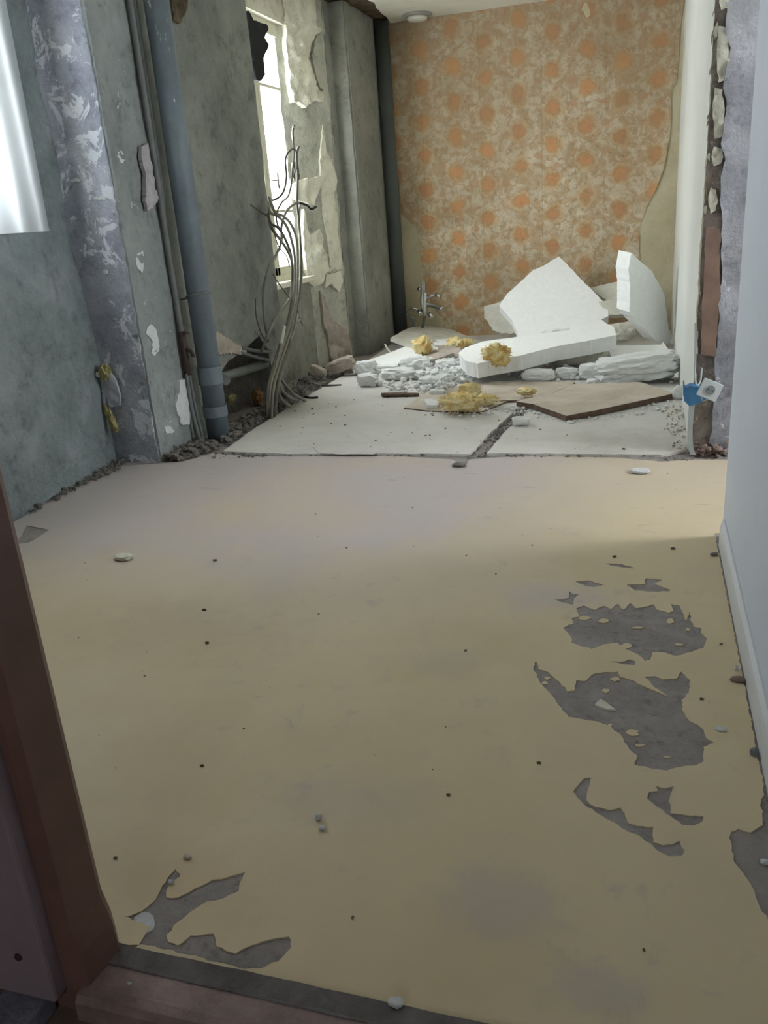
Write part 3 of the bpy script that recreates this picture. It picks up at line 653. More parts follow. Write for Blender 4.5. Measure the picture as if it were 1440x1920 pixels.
# ---- windows
def window(name, label, x, y0, y1, z0, z1, bars, mid=None, fw=.045):
    w = struct(empty(name, (x, y0, z0)), label)
    def p(nm, *b, mat=M['frame'], bev=.004):
        o_ = box(nm, *b, mat, bev=bev); adopt(w, o_); return o_
    p('window_frame', x - .05, y0, z0, x + .01, y0 + .05, z1); p('window_frame', x - .05, y1 - .16, z0, x + .01, y1, z1)
    p('window_frame', x - .05, y0, z0, x + .01, y1, z0 + .05); p('window_frame', x - .05, y0, z1 - .05, x + .01, y1, z1)
    a0, a1 = y0 + .05, y1 - .16
    cuts = [a0] + ([mid] if mid else []) + [a1]
    for i in range(len(cuts) - 1):
        b0, b1 = cuts[i] + .003, cuts[i + 1] - .003
        s = fw
        p('sash_stile', x - .03, b0, z0 + .05, x + .012, b0 + s, z1 - .05); p('sash_stile', x - .03, b1 - s, z0 + .05, x + .012, b1, z1 - .05)
        p('sash_rail', x - .03, b0, z0 + .05, x + .012, b1, z0 + .05 + s * 1.3); p('sash_rail', x - .03, b0, z1 - .05 - s, x + .012, b1, z1 - .05)
        for zb in bars: p('glazing_bar', x - .025, b0 + s, zb - .011, x + .008, b1 - s, zb + .011)
        zz = [z0 + .05 + s * 1.3] + list(bars) + [z1 - .05 - s]
        for za, zb in zip(zz, zz[1:]): p('glass_pane', x - .012, b0 + s, za + .01, x - .008, b1 - s, zb - .01, mat=M['glass'], bev=0)
    return w
w2 = window('window_2', 'tall cream casement window in the deep far recess', -2.66, 5.35, 6.60, .735, 2.53, (1.24, 2.09), mid=5.93)
sl = box('window_sill', -2.66, 5.40, .70, -2.56, 6.46, .742, M['cream'], bev=.008); adopt(w2, sl)
hb = onX(517, 338, -2.63)
o = tube('espagnolette_handle', [hb + Vector((.02, 0, .05)), hb + Vector((.02, 0, 0)), hb + Vector((.02, 0, -.06))], .006, M['rust'], k=0); adopt(w2, o)
o = tube('handle_spindle', [hb + Vector((-.03, -.01, 0)), hb + Vector((.02, 0, 0))], .006, M['rust'], k=0); adopt(w2, o)
w1 = window('window_1', 'curtained window at the near left', -2.86, 2.25, 3.33, 1.2, 2.5, (1.85,), mid=2.8)
bmc = bmesh.new(); rows = 10; cols = 150; g = []
for i in range(cols + 1):
    yy = 2.22 + (3.415 - 2.22) * i / cols; ph = yy * 44
    col_ = []
    for j in range(rows + 1):
        zz = 1.196 + (2.56 - 1.196) * j / rows; am = .016 + .006 * math.sin(yy * 9)
        col_.append(bmc.verts.new((-2.645 + am * math.sin(ph + .5 * math.sin(yy * 13) + .12 * j), yy, zz)))
    g.append(col_)
for i in range(cols):
    for j in range(rows):
        f_ = bmc.faces.new([g[i][j], g[i + 1][j], g[i + 1][j + 1], g[i][j + 1]]); f_.smooth = True
cu = from_bm('sheer_curtain', bmc, M['curtain']); tagd(cu, 'sheer white curtain glowing in the near left window', 'curtain')
rod = tube('curtain_rod', [(-2.645, 2.18, 2.565), (-2.645, 3.45, 2.565)], .007, M['frame'], k=0); tagd(rod, 'thin rod carrying the sheer white curtain', 'curtain rod')

# ================================================================= PIPES AND CABLES
pc = Vector((-2.328, 4.13, 0)); PR = .063
sp_ = empty('soil_pipe', pc, 'thick slate grey painted drain pipe beside the dark wall chase', 'pipe')
o = tube('pipe_length', [pc + Vector((0, 0, -.02)), pc + Vector((0, 0, CEIL))], PR, M['pipe'], seg=32, k=0); adopt(sp_, o)
for (px_, py_, h_) in ((405, 690, .05), (413, 765, .03)):
    zc = onY(px_, py_, pc.y - PR).z
    o = tube('pipe_collar', [pc + Vector((0, 0, zc - h_ * 2)), pc + Vector((0, 0, zc - h_ * 1.9)), pc + Vector((0, 0, zc - .004)), pc + Vector((0, 0, zc))], PR + .006, M['pipe'], seg=32, k=0); adopt(sp_, o)
zc = onY(360, 555, pc.y - PR).z
ring = [pc + Vector((math.cos(a_) * (PR + .003), math.sin(a_) * (PR + .003), zc + .012 * math.sin(a_ + 2.2))) for a_ in [2 * math.pi * k_ / 24 for k_ in range(25)]]
o = tube('pipe_clamp', [pc + Vector((-.10, -.03, zc - .02))] + ring + [pc + Vector((-.03, .10, zc + .03))], .005, M['conduit'], k=0, seg=6); adopt(sp_, o); o['label'] = 'thin strap round the drain pipe'

cond = empty('conduit', (-2.41, 3.98, 0), 'thin pale conduit running down the wall left of the drain pipe', 'conduit')
cx = LX + .035; cy = onX(309, 430, cx).y
P0 = [Vector((cx, cy, CEIL)), Vector((cx, cy, 1.6)), Vector((cx, cy, 1.0)), Vector((cx + .004, cy, .62))]
o = tube('conduit_tube', P0, .016, M['conduit'], seg=14, k=4); adopt(cond, o)
o = tube('rusty_sleeve', [Vector((cx + .004, cy, .64)), Vector((cx + .004, cy, .40))], .020, M['rust'], seg=14, k=0); adopt(cond, o); o['label'] = 'dark rusty metal sleeve'
o = tube('sleeve_bracket', [Vector((cx, cy, .63)), Vector((cx + .05, cy - .01, .63))], .008, M['rust'], seg=8, k=0); adopt(cond, o)
o = tube('sleeve_bracket', [Vector((cx, cy, .55)), Vector((cx + .05, cy - .005, .53)), Vector((cx + .055, cy, .50))], .010, M['rust'], seg=8, k=2); adopt(cond, o)
for d_ in (-.012, .012):
    o = tube('conduit_tail', [Vector((cx + .004, cy + d_, .41)), Vector((cx + .01, cy + d_ * 1.6, .2)), Vector((cx + .03, cy + d_ * 1.4, .02))], .011, M['conduit'], seg=10, k=4); adopt(cond, o)
c2 = tube('conduit', [Vector((cx - .002, cy + .045, CEIL)), Vector((cx - .002, cy + .045, 1.9)), Vector((cx - .004, cy + .04, 1.45)), Vector((cx - .008, cy + .03, 1.25))], .014, M['conduit'], seg=12, k=5)
tagd(c2, 'short second conduit tucked between the pale conduit and the drain pipe', 'conduit')

def blob_px(name, pts, x, thick, mat, seed, relief=.012, sp=.02, amp=.004):
    fr = fX(x + thick)
    return sheet(name, [(onX(a_, b_, x + thick).y, onX(a_, b_, x + thick).z) for a_, b_ in pts], fr, Vector((-thick - .015, 0, 0)), mat, spacing=sp, relief=relief, rs=22, step=.008, amp=amp * 1.8, seed=seed)
sx_ = LX + .014
blobs = [([(283, 608), (293, 617), (298, 640), (300, 655), (290, 667), (284, 662), (287, 642), (275, 625), (277, 614)], sx_, .008, 'white lumpy filler blob on the blue grey strip'),
         ([(337, 715), (348, 710), (352, 738), (366, 760), (366, 785), (354, 796), (342, 795), (331, 770), (330, 755), (337, 735)], sx_, .018, 'white plaster lump packed round the conduit tails'),
         ([(309, 800), (320, 798), (328, 808), (322, 814), (312, 812)], sx_, .004, 'small white filler dab low on the strip'),
         ([(222, 285), (228, 282), (235, 300), (230, 306), (220, 295)], sx_, .003, 'small white chip high on the blue grey strip'),
         ([(257, 478), (268, 470), (272, 490), (268, 512), (260, 505), (255, 492)], sx_, .003, 'pale filler smear beside the conduit')]
for i, (pts, x_, th_, lab) in enumerate(blobs):
    part(blob_px('filler_dab', pts, x_, th_, M['spot'], 90 + i), lab)
part(blob_px('filler_strip', [(266, 275), (278, 268), (286, 310), (292, 355), (298, 372), (290, 385), (278, 396), (272, 370), (274, 330), (266, 300)], LX + .036, .004, plain('pale_lilac_skin', 'aeabae', .85, 0, .2, .12, 20, .6, .006), 96, sp=.03), 'pale plaster skin along the conduit')
for i, (a_, b_, w_, h_) in enumerate([(196, 510, 8, 10), (158, 470, 7, 26), (186, 372, 26, 10), (140, 338, 22, 8)]):
    rr = random.Random(i); pts = []
    for k_ in range(9):
        an = 2 * math.pi * k_ / 9; r_ = rr.uniform(.5, 1.05); pts.append((a_ + math.cos(an) * w_ * r_ * .5, b_ + math.sin(an) * h_ * r_ * .5))
    fr = fY(3.675)
    part(sheet('paint_flake', [(onY(p_[0], p_[1], 3.675).x, onY(p_[0], p_[1], 3.675).z) for p_ in pts], fr, Vector((0, .02, 0)), M['spot'], spacing=.02, relief=.006, rs=30, step=.006, amp=.006, seed=i), None)
# filler fan and pipes in the chase
part(blob_px('plaster_fan', [(405, 622), (425, 632), (448, 648), (462, 655), (460, 665), (430, 662), (412, 665), (404, 650)], LX, .02, M['plaster_chunk'], 101), 'pale plaster fan round the horizontal conduits')
for i, (a_, b_) in enumerate([((452, 653), (508, 660)), ((450, 661), (505, 676))]):
    A = onX(a_[0], a_[1], LX + .012); B = onX(b_[0], b_[1], LX + .012)
    o = tube('chase_conduit', [A, (A + B) / 2 + Vector((.008, 0, -.006)), B], .012, M['conduit'], seg=10, k=4)
    tagd(o, ['upper', 'lower'][i] + ' thin horizontal conduit leaving the pale plaster fan', 'conduit')
A = onX(415, 708, LX + .01); B = onX(498, 682, LX - .03)
o = tube('branch_pipe', [A + Vector((.06, -.06, -.005)), A, B], .030, M['conduit'], seg=16, k=0); tagd(o, 'grey horizontal branch pipe joining the thick drain pipe', 'pipe')
# wool in the chase and on the pilaster
def wool(name, c, size, seed, mat, label, cat='insulation', strands=60, rot=(0, 0, 0), base=None, group=None):
    bm = bmesh.new(); R_ = Euler(rot); rr = random.Random(seed)
    rock_bm(bm, c, [v * .86 for v in size], R_, seed, .15, .42, 4, 2.4)
    for k_ in range(strands):
        d = Vector((rr.gauss(0, 1), rr.gauss(0, 1), rr.gauss(0, 1))).normalized()
        p = c + R_.to_matrix() @ Vector((d.x * size[0] * .42, d.y * size[1] * .42, d.z * size[2] * .42))
        d2 = (R_.to_matrix() @ d + Vector((rr.uniform(-1, 1), rr.uniform(-1, 1), rr.uniform(-1, 1))) * .9).normalized()
        L_ = min(size) * rr.uniform(.15, .45)
        tube_bm(bm, [p, p + d2 * L_ * .5, p + d2 * L_ + Vector((rr.uniform(-.3, .3) * L_, 0, -.3 * L_))], lambda t_: .0028 * (1 - .7 * t_), 3, 0, False)
    o = from_bm(name, bm, mat)
    for p in o.data.polygons: p.use_smooth = True
    if base is not None: sit(o, base)
    tagd(o, label, cat, group); return o
p = onX(483, 745, LX - .04)
wool('wool_tuft', p, (.07, .09, .13), 3, M['cardboard'], 'orange brown wool tuft stuffed in the wall chase behind the cables')
p = onX(434, 746, LX - .02)
wool('wool_tuft', p, (.05, .09, .05), 4, M['wool_dull'], 'small dull tuft in the chase beside the drain pipe')
p = onY(197, 698, 3.645); wool('wool_tuft', p, (.07, .05, .09), 6, M['wool_dull'], 'olive wool tuft caught on the lilac pilaster')
p = onY(208, 785, 3.65)
wool('wool_tuft', p, (.045, .03, .17), 7, M['wool_dull'], 'long olive wool strand trailing down the lilac pilaster', rot=(0, -.25, 0))
fp = [(196, 705), (207, 700), (217, 715), (224, 740), (224, 760), (214, 763), (205, 762), (200, 745), (190, 735), (190, 722)]
o = sheet('plastic_film', [(onY(a_, b_, 3.645).x, onY(a_, b_, 3.645).z) for a_, b_ in fp], fY(3.645), Vector((0, .012, 0)), M['film'], spacing=.012, relief=.014, rs=26, step=.01, amp=.003, seed=9)
tagd(o, 'crumpled clear plastic film hanging beside the olive wool tuft', 'plastic')
o = tube('pipe_stub', [onY(164, 706, 3.665), onY(180, 704, 3.60)], .014, M['spot'], seg=14, k=0)
o.location.y += .03; tagd(o, 'short white pipe stub at the edge of the lilac pilaster', 'pipe')

# cables: bundle rising off the floor by the far window
def cable(pts, r, mat, label, group='loose cables by the far window', off=0.0, x=-2.33):
    P = []
    for q in pts:
        xx = q[2] if len(q) > 2 else x
        P.append(onX(q[0], q[1], xx))
    o_ = tube('cable', P, r, mat, seg=8, k=7); tagd(o_, label, 'cable', group); return o_
base_z = onZ(505, 785, .01)
def foot(px_, py_): return (px_, py_, onZ(px_, py_, .008).x)
cable([foot(504, 784), (506, 730, -2.20), (516, 690, -2.26), (530, 640), (545, 600), (552, 550), (553, 500), (551, 470), (540, 430), (524, 408), (506, 398, -2.36), (505, 380, -2.40)], .010, M['cable'], 'thick grey cable nearest the wall in the rising bundle')
cable([foot(509, 786), (512, 730, -2.20), (523, 690, -2.25), (536, 650), (548, 610), (556, 560), (558, 500), (556, 450), (545, 420), (530, 405), (516, 398), (505, 370, -2.42)], .010, M['cable'], 'thick grey cable looping left across the far window')
cable([foot(514, 783), (518, 735, -2.20), (528, 690, -2.24), (541, 650), (553, 600), (562, 540), (564, 480), (561, 420), (557, 380), (558, 330), (556, 290), (560, 275)], .009, M['cable_dark'], 'dark cable running straight up beside the window frame')
cable([foot(500, 786), (501, 735, -2.20), (510, 695, -2.26), (522, 655), (536, 615), (546, 570), (548, 520), (546, 480), (534, 447), (522, 428), (508, 420, -2.38)], .009, M['cable_dark'], 'dark cable at the outer left of the rising bundle')
cable([foot(517, 780), (521, 730, -2.20), (531, 690, -2.25), (544, 655), (556, 615), (563, 560), (566, 500), (563, 450), (559, 410), (562, 385)], .008, M['cable'], 'slim grey cable at the outer right of the rising bundle')
cable([(490, 660, -2.40), (505, 620), (525, 585), (543, 560), (548, 530), (547, 490), (536, 465), (522, 445), (508, 425, -2.38), (503, 400, -2.40)], .010, M['cable'], 'grey cable curving from the chase to the window recess')
cable([(503, 640, -2.40), (496, 600, -2.38), (494, 550, -2.38), (503, 505), (517, 480), (527, 455), (528, 425), (536, 398), (548, 385), (557, 380)], .009, M['cable'], 'wide bowed grey cable left of the bundle')
cable([(500, 643, -2.42), (488, 620, -2.42), (480, 590, -2.42), (479, 560, -2.42)], .004, M['cable_dark'], 'thin dark wire rising from the chase against the wall')
cable([(524, 470), (530, 440), (520, 420), (519, 400), (528, 380), (540, 368), (546, 345), (548, 320), (551, 290), (549, 250), (550, 240)], .006, M['cable_dark'], 'thin dark wire across the lower window pane')
cable([(505, 377, -2.42), (520, 372, -2.36), (532, 358), (537, 330), (535, 300), (542, 284), (552, 280), (557, 295), (556, 318)], .007, M['cable_dark'], 'dark looped wire across the middle window pane')
cable([(470, 384, -2.44), (490, 398, -2.42), (505, 410), (515, 440), (524, 465), (537, 480), (543, 500)], .004, M['cable_dark'], 'thin wire stretching left over the grey render')
cable([(512, 515), (525, 535), (540, 555), (556, 575), (563, 600), (568, 610)], .004, M['cable_dark'], 'thin wire crossing the bundle below the window')
cable([(556, 560), (563, 555), (565, 575), (562, 600), (548, 625), (545, 645)], .006, M['cable'], 'short drooping cable right of the bundle')
for i, (pts, lab) in enumerate([([(519, 720, -2.24), (526, 745, -2.18), (537, 757, -2.14), foot(545, 762)], 'lowest of the three cables bending onto the dusty panel'),
                                ([(520, 712, -2.24), (532, 735, -2.16), (545, 746, -2.12), foot(560, 752)], 'middle cable of the three bending onto the dusty panel'),
                                ([(522, 704, -2.25), (538, 725, -2.18), (552, 740, -2.12), foot(573, 752)], 'longest cable of the three bending onto the dusty panel')]):
    cable(pts, .010, M['cable'], lab)
o = cable([(533, 612, -2.29), (530, 628, -2.28), (527, 645, -2.27)], .012, M['cable_white'], 'white taped joint on the cable bundle')
o = cable([(560, 380, -2.38), (575, 385, -2.36), (583, 392, -2.37), (592, 388, -2.42)], .009, M['black'], 'black scorched wire ends by the cream plaster lump')
o.name = 'wire_end'
jb = onX(554, 320, -2.40)
bm = bmesh.new(); rock_bm(bm, jb, (.05, .09, .12), Euler((.2, 0, .3)), 7, .6, .25, 3); o = from_bm('wire_clump', bm, M['cable_dark']); tagd(o, 'dark tangled wire clump beside the window frame', 'wire clump')
o = tube('window_stay', [onX(551, 236, -2.42), onX(549, 250, -2.42), onX(550, 262, -2.44)], .009, M['chrome'], seg=8, k=3); tagd(o, 'small shiny metal hook at the window frame', 'hook')
# dark torn strip hanging at the near reveal of the far window
o = sheet('torn_liner', [(onX(a_, b_, LX - .02).y, onX(a_, b_, LX - .02).z) for a_, b_ in [(466, 20), (476, 38), (500, 46), (503, 52), (497, 70), (504, 84), (494, 110), (498, 140), (490, 152), (482, 150), (476, 130), (470, 90)]], fX(LX - .02), Vector((-.02, 0, 0)), M['black'], spacing=.03, relief=.012, rs=14, step=.02, amp=.006, seed=14)
tagd(o, 'dark ragged strip hanging in front of the upper window pane', 'torn liner')
# brown stain of torn plaster by the pipe head
part(blob_px('torn_plaster', [(318, -30), (358, -30), (350, 20), (338, 44), (328, 38), (322, 10)], LX, .02, M['lath'], 107), 'brown torn plaster patch high beside the drain pipe')

cp = Vector((-2.262, 7.81, 0))
o = tube('corner_pipe', [cp + Vector((0, 0, -.02)), cp + Vector((0, 0, CEIL))], .062, M['pipe_corner'], seg=28, k=0)
tagd(o, 'dark grey vertical pipe in the back corner beside the wallpaper', 'pipe')

# ceiling light
lp = onZ(782, 27, CEIL)
cl = empty('ceiling_light', lp, 'round white ceiling light near the wallpapered wall', 'lamp')
def lathe(name, c, prof, mat, axis='Z', seg=32):
    bm = bmesh.new(); rings = []
    for r_, z_ in prof: rings.append([bm.verts.new(c + Vector((math.cos(2 * math.pi * s / seg) * r_, math.sin(2 * math.pi * s / seg) * r_, z_))) for s in range(seg)])
    for A, B in zip(rings, rings[1:]):
        for s in range(seg):
            f_ = bm.faces.new([A[s], A[(s + 1) % seg], B[(s + 1) % seg], B[s]]); f_.smooth = True
    bm.faces.new(rings[0]); bm.faces.new(rings[-1]); return from_bm(name, bm, mat)
adopt(cl, lathe('lamp_base', lp, [(.125, .0), (.125, -.012), (.105, -.018)], M['lamp_shadow']))  # base disc coloured grey to paint the dark ring shadow round the lamp
adopt(cl, lathe('lamp_cover', lp, [(.085, -.018), (.085, -.034), (.07, -.046), (.03, -.052)], M['lamp']))

# ================================================================= DEBRIS
def slab(name, label, refs, pts, thick, mat, sp=.05, relief=.004, amp=.004, step=.02, seed=1, ext=None, cat='foam slab', group=None, rs=10, fn=None):
    A = [onY(a_, b_, c_) for a_, b_, c_ in refs]; fr = plane3(*A)
    e = ext if ext is not None else -fr[3] * thick
    o_ = sheet(name, px_plane(fr, pts), fr, e, mat, spacing=sp, relief=relief, rs=rs, step=step, amp=amp, seed=seed, fn=fn)
    tagd(o_, label, cat, group); return o_
# big leaning slab
slab('foam_slab', 'big white foam slab leaning diagonally against the wallpaper', [(1048, 482, 7.62), (1139, 590, 7.10), (950, 600, 7.05)],
     [(1048, 481), (1062, 494), (1100, 534), (1139, 573), (1141, 592), (1120, 602), (1075, 618), (1050, 632), (1000, 645), (975, 636), (960, 600), (936, 572), (950, 552), (1000, 506), (1015, 500)], .08, M['foam'], seed=201)
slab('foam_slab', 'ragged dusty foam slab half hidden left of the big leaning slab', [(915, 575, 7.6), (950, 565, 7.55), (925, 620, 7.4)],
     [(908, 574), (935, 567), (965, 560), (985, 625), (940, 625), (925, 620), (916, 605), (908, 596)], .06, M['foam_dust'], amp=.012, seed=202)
# beam shaped slab in front
slab('foam_slab', 'long white foam beam lying across the heap below the leaning slab', [(862, 655, 5.95), (1152, 622, 6.20), (1124, 597, 6.75)],
     [(860, 662), (872, 652), (905, 640), (985, 630), (1040, 616), (1124, 596), (1136, 606), (1150, 612), (1156, 628), (1110, 637), (1040, 650), (970, 668), (922, 676), (895, 682), (872, 676)], .105, M['foam'], sp=.05, amp=.006, seed=203, ext=Vector((0, .03, -.105)))
# standing slab by the white wall
A4 = onY(1184, 475, 6.62)
slab('foam_slab', 'tall foam slab standing on its corner against the white wall', [(1184, 475, 6.62), (1180, 583, 6.60), (1257, 645, 6.95)],
     [(1184, 474), (1196, 486), (1222, 508), (1240, 540), (1246, 552), (1249, 580), (1258, 648), (1230, 640), (1180, 585), (1181, 530), (1178, 505)], .12, M['foam'], seed=204, amp=.004, ext=(onY(1160, 470, 6.72) - A4))
# boards behind
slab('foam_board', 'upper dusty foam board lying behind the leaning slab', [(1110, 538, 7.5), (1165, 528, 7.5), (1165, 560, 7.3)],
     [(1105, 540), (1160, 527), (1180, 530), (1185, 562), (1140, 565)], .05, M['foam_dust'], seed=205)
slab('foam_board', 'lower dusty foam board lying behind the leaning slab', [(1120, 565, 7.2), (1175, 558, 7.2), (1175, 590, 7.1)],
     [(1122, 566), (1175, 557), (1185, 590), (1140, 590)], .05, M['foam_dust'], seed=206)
def chunk(name, label, px_, py_, w_, h_, mat, seed, dep=1.0, boxy=.6, rough=.2, rotz=0, tilt=0, z0=.013, cat='foam chunk', group=None, sub=3, y=None):
    g = onZ(px_, py_, z0) if y is None else onY(px_, py_, y)
    s = scale_at(g); W = w_ * s; H = h_ * s * .95; D = W * dep
    c = Vector((g.x, g.y + D * .4, g.z + H / 2))
    bm = bmesh.new(); rock_bm(bm, c, (W, D, H), Euler((0, tilt, rotz)), seed, boxy, rough, sub, 2.8)
    o_ = from_bm(name, bm, mat)
    if y is None: sit(o_, z0 - .002)
    tagd(o_, label, cat, group); return o_
FG = 'broken white foam pieces in the debris heap'
chunk('foam_chunk', 'rolled dusty foam piece between the beam and the standing slab', 1162, 640, 60, 34, M['foam_dust'], 11, .6, .3, y=6.9)
slab('foam_bar', 'square white foam bar below the standing slab', [(1140, 652, 6.55), (1252, 645, 6.60), (1252, 660, 6.4)],
     [(1140, 652), (1150, 648), (1240, 646), (1243, 640), (1255, 658), (1253, 672), (1200, 664), (1147, 672)], .06, M['foam'], seed=207, ext=Vector((0, .05, -.05)))
chunk('foam_chunk', 'largest ragged white foam chunk at the foot of the white wall', 1192, 722, 145, 52, M['foam_break'], 12, .45, .55, .2, rotz=.05, tilt=-.10, sub=4)
chunk('foam_chunk', 'torn knob of foam on the right end of the largest chunk', 1246, 712, 34, 28, M['foam_break'], 13, .8, .4, .25)
chunk('foam_chunk', 'blocky white foam chunk left of the largest ragged chunk', 1110, 712, 50, 28, M['foam_break'], 14, .7, .75, .12)
chunk('foam_chunk', 'low crumbly foam piece in front of the blocky chunk', 1118, 720, 36, 10, M['foam_break'], 15, .7, .3, .25)
o = slab('foam_stick', 'thin foam stick poking out beside the blocky chunk', [(1056, 686, 6.0), (1086, 700, 5.95), (1056, 690, 5.98)], [(1056, 683), (1060, 682), (1090, 696), (1086, 702)], .02, M['foam'], seed=208, step=.01, amp=.001)
chunk('foam_chunk', 'flat rounded foam piece lying behind the bigger wooden board', 1008, 717, 62, 24, M['foam_break'], 16, .5, .4, .18)
chunk('foam_chunk', 'ragged foam crumb between the flat rounded piece and blocky chunk', 1062, 712, 44, 22, M['foam_break'], 17, .5, .4, .28)
chunk('foam_chunk', 'narrow foam bit resting against the underside of the beam', 990, 698, 36, 10, M['foam'], 18, .5, .5, .15)
chunk('foam_chunk', 'crumbly foam lump lying on top of the beam', 1040, 638, 56, 20, M['foam_break'], 19, .5, .3, .3, y=6.35)
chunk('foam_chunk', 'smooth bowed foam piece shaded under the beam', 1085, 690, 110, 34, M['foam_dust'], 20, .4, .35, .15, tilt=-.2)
chunk('foam_chunk', 'small white foam wedge beside the blue back box', 1272, 750, 20, 28, M['foam_break'], 21, .6, .5, .2, tilt=.3)
# left half of the heap
slab('foam_board', 'wide pale bent board lying against the wallpaper below the tap', [(770, 612, 7.7), (880, 632, 7.5), (740, 634, 6.9)],
     [(732, 634), (752, 622), (775, 612), (800, 611), (845, 617), (882, 632), (905, 640), (880, 650), (830, 655), (780, 648), (760, 645)], .025, M['foam_dust'], seed=210, relief=.01)
slab('foam_slab', 'white foam sheet under the wool tuft left of the beam', [(810, 640, 7.0), (860, 635, 7.2), (830, 655, 6.6)],
     [(806, 650), (815, 636), (850, 634), (880, 648), (870, 662), (830, 662)], .04, M['foam'], seed=211, relief=.01)
slab('foam_slab', 'curled grey beige board behind the yellow tuft', [(790, 672, 6.35), (860, 650, 6.5), (800, 655, 6.7)],
     [(780, 675), (785, 660), (800, 650), (835, 646), (862, 652), (872, 665), (850, 662), (820, 672), (795, 680)], .03, M['plaster_chunk'], seed=212, relief=.012)
slab('foam_slab', 'flat white foam sheet sloping down at the left of the heap', [(700, 672, 6.4), (775, 650, 6.7), (770, 682, 6.2)],
     [(693, 674), (722, 664), (768, 648), (792, 655), (790, 672), (770, 683), (735, 682), (708, 682)], .035, M['foam'], seed=213, relief=.014)
for i, (a_, b_, w_, h_, d_, bo, lab) in enumerate([
    (683, 704, 40, 26, .7, .8, 'blocky foam cube at the left edge of the heap'),
    (688, 726, 40, 24, .6, .6, 'foam chunk with a flat base in front of the foam cube'),
    (745, 714, 66, 24, .5, .3, 'rounded white foam lump in the middle left of the heap'),
    (720, 702, 60, 18, .5, .4, 'low white foam piece behind the rounded lump'),
    (775, 700, 56, 30, .5, .3, 'smooth white foam lump left of the crumb pile'),
    (790, 712, 40, 16, .5, .4, 'small foam lump touching the rounded lump'),
    (836, 700, 44, 26, .6, .2, 'knobbly foam lump under the left end of the beam'),
    (858, 704, 34, 18, .6, .3, 'small foam lump beside the left end of the beam'),
    (806, 728, 50, 22, .6, .3, 'crumbled foam heap behind the wool covered board'),
    (832, 722, 36, 22, .6, .2, 'crumbled foam lump nearest the knobbly lump'),
    (818, 742, 30, 12, .5, .4, 'little foam bit behind the thin wooden sliver')]):
    chunk('foam_chunk', lab, a_, b_, w_, h_, M['foam_break'], 40 + i, d_, bo, .24)
for i, (a_, b_, w_, h_, r_, lab) in enumerate([(595, 712, 34, 20, .4, 'left beige plaster lump at the foot of the window reveal'), (636, 706, 56, 26, -.35, 'long tilted beige plaster slab at the foot of the window reveal'), (655, 700, 14, 12, 0, 'little beige lump under the tilted plaster slab'), (571, 742, 10, 9, 0, 'small beige pebble by the cable ends')]):
    chunk('plaster_chunk', lab, a_, b_, w_, h_, M['plaster_chunk'], 70 + i, .5, .75, .12, tilt=r_, cat='plaster chunk')
# crumbs: nobody could count these
def crumbs(name, label, pts, n_, smin, smax, mat, seed, z=.012, cat='crumbs', flat=.7, parent=None, pile=0):
    rr = random.Random(seed); bm = bmesh.new(); poly = px_floor(pts, z)
    x0 = min(p_[0] for p_ in poly); x1 = max(p_[0] for p_ in poly); y0 = min(p_[1] for p_ in poly); y1 = max(p_[1] for p_ in poly)
    k_ = 0; tr_ = 0
    while k_ < n_ and tr_ < n_ * 40:
        tr_ += 1; q = (rr.uniform(x0, x1), rr.uniform(y0, y1))
        if not inside(q, poly): continue
        s = smin + (smax - smin) * rr.random() ** 3
        zz = z + s * flat * .4 + (pile * rr.random() ** 1.5 if pile else 0)
        M_ = Matrix.Translation((q[0], q[1], zz)) @ Euler((rr.uniform(-.4, .4), rr.uniform(-.4, .4), rr.uniform(0, 6))).to_matrix().to_4x4() @ Matrix.Diagonal((s * rr.uniform(.6, 1.3), s, s * flat, 1))
        r = bmesh.ops.create_icosphere(bm, subdivisions=1, radius=.5, matrix=M_)
        for w_ in r['verts']: w_.co += Vector((rr.uniform(-1, 1), rr.uniform(-1, 1), rr.uniform(-.5, .5))) * s * .12
        k_ += 1
    o_ = from_bm(name, bm, mat)
    if parent: o_.parent = parent; o_['kind'] = 'stuff'; o_['label'] = label
    else: tagd(o_, label, cat, None, 'stuff')
    return o_
crumbs('foam_crumbs', 'scatter of tiny white foam crumbs through the debris heap', [(670, 690), (780, 690), (860, 690), (900, 700), (880, 730), (800, 742), (730, 735), (680, 720)], 520, .008, .055, M['foam_break'], 1, pile=.02)
crumbs('foam_crumbs', 'heaped foam crumbs at the left end of the beam', [(785, 690), (850, 684), (880, 700), (870, 722), (830, 738), (790, 730)], 420, .01, .06, M['foam_break'], 21, pile=.07)
crumbs('foam_crumbs', 'white foam crumbs along the front edge of the wooden boards', [(800, 775), (900, 765), (960, 762), (1010, 772), (1070, 788), (1180, 770), (1270, 748), (1280, 760), (1180, 782), (1070, 796), (950, 775), (880, 784)], 260, .006, .028, M['foam_break'], 2)
crumbs('foam_crumbs', 'white foam crumbs between the beam and the largest chunk', [(940, 700), (1260, 690), (1260, 722), (1100, 724), (960, 720)], 200, .008, .05, M['foam_break'], 3)
crumbs('wall_rubble', 'grey rubble filling the gutter below the cables and drain pipe', [(395, 838), (415, 825), (440, 800), (480, 770), (520, 745), (570, 715), (600, 700), (640, 690), (655, 698), (600, 728), (560, 752), (500, 790), (430, 838), (380, 852)], 900, .01, .05, M['dust_rubble'], 4, 0, pile=.03)
crumbs('wall_rubble', 'crumbly rubble at the foot of the lilac pilaster', [(290, 866), (310, 850), (345, 835), (395, 832), (415, 842), (380, 856), (330, 868)], 420, .008, .05, M['dust_rubble'], 5, 0, pile=.03)
crumbs('wall_rubble', 'crumbs along the base of the teal grey wall', [(40, 952), (150, 900), (205, 868), (235, 866), (225, 882), (150, 918), (45, 972)], 420, .006, .032, M['dust_rubble'], 6, 0, pile=.015)
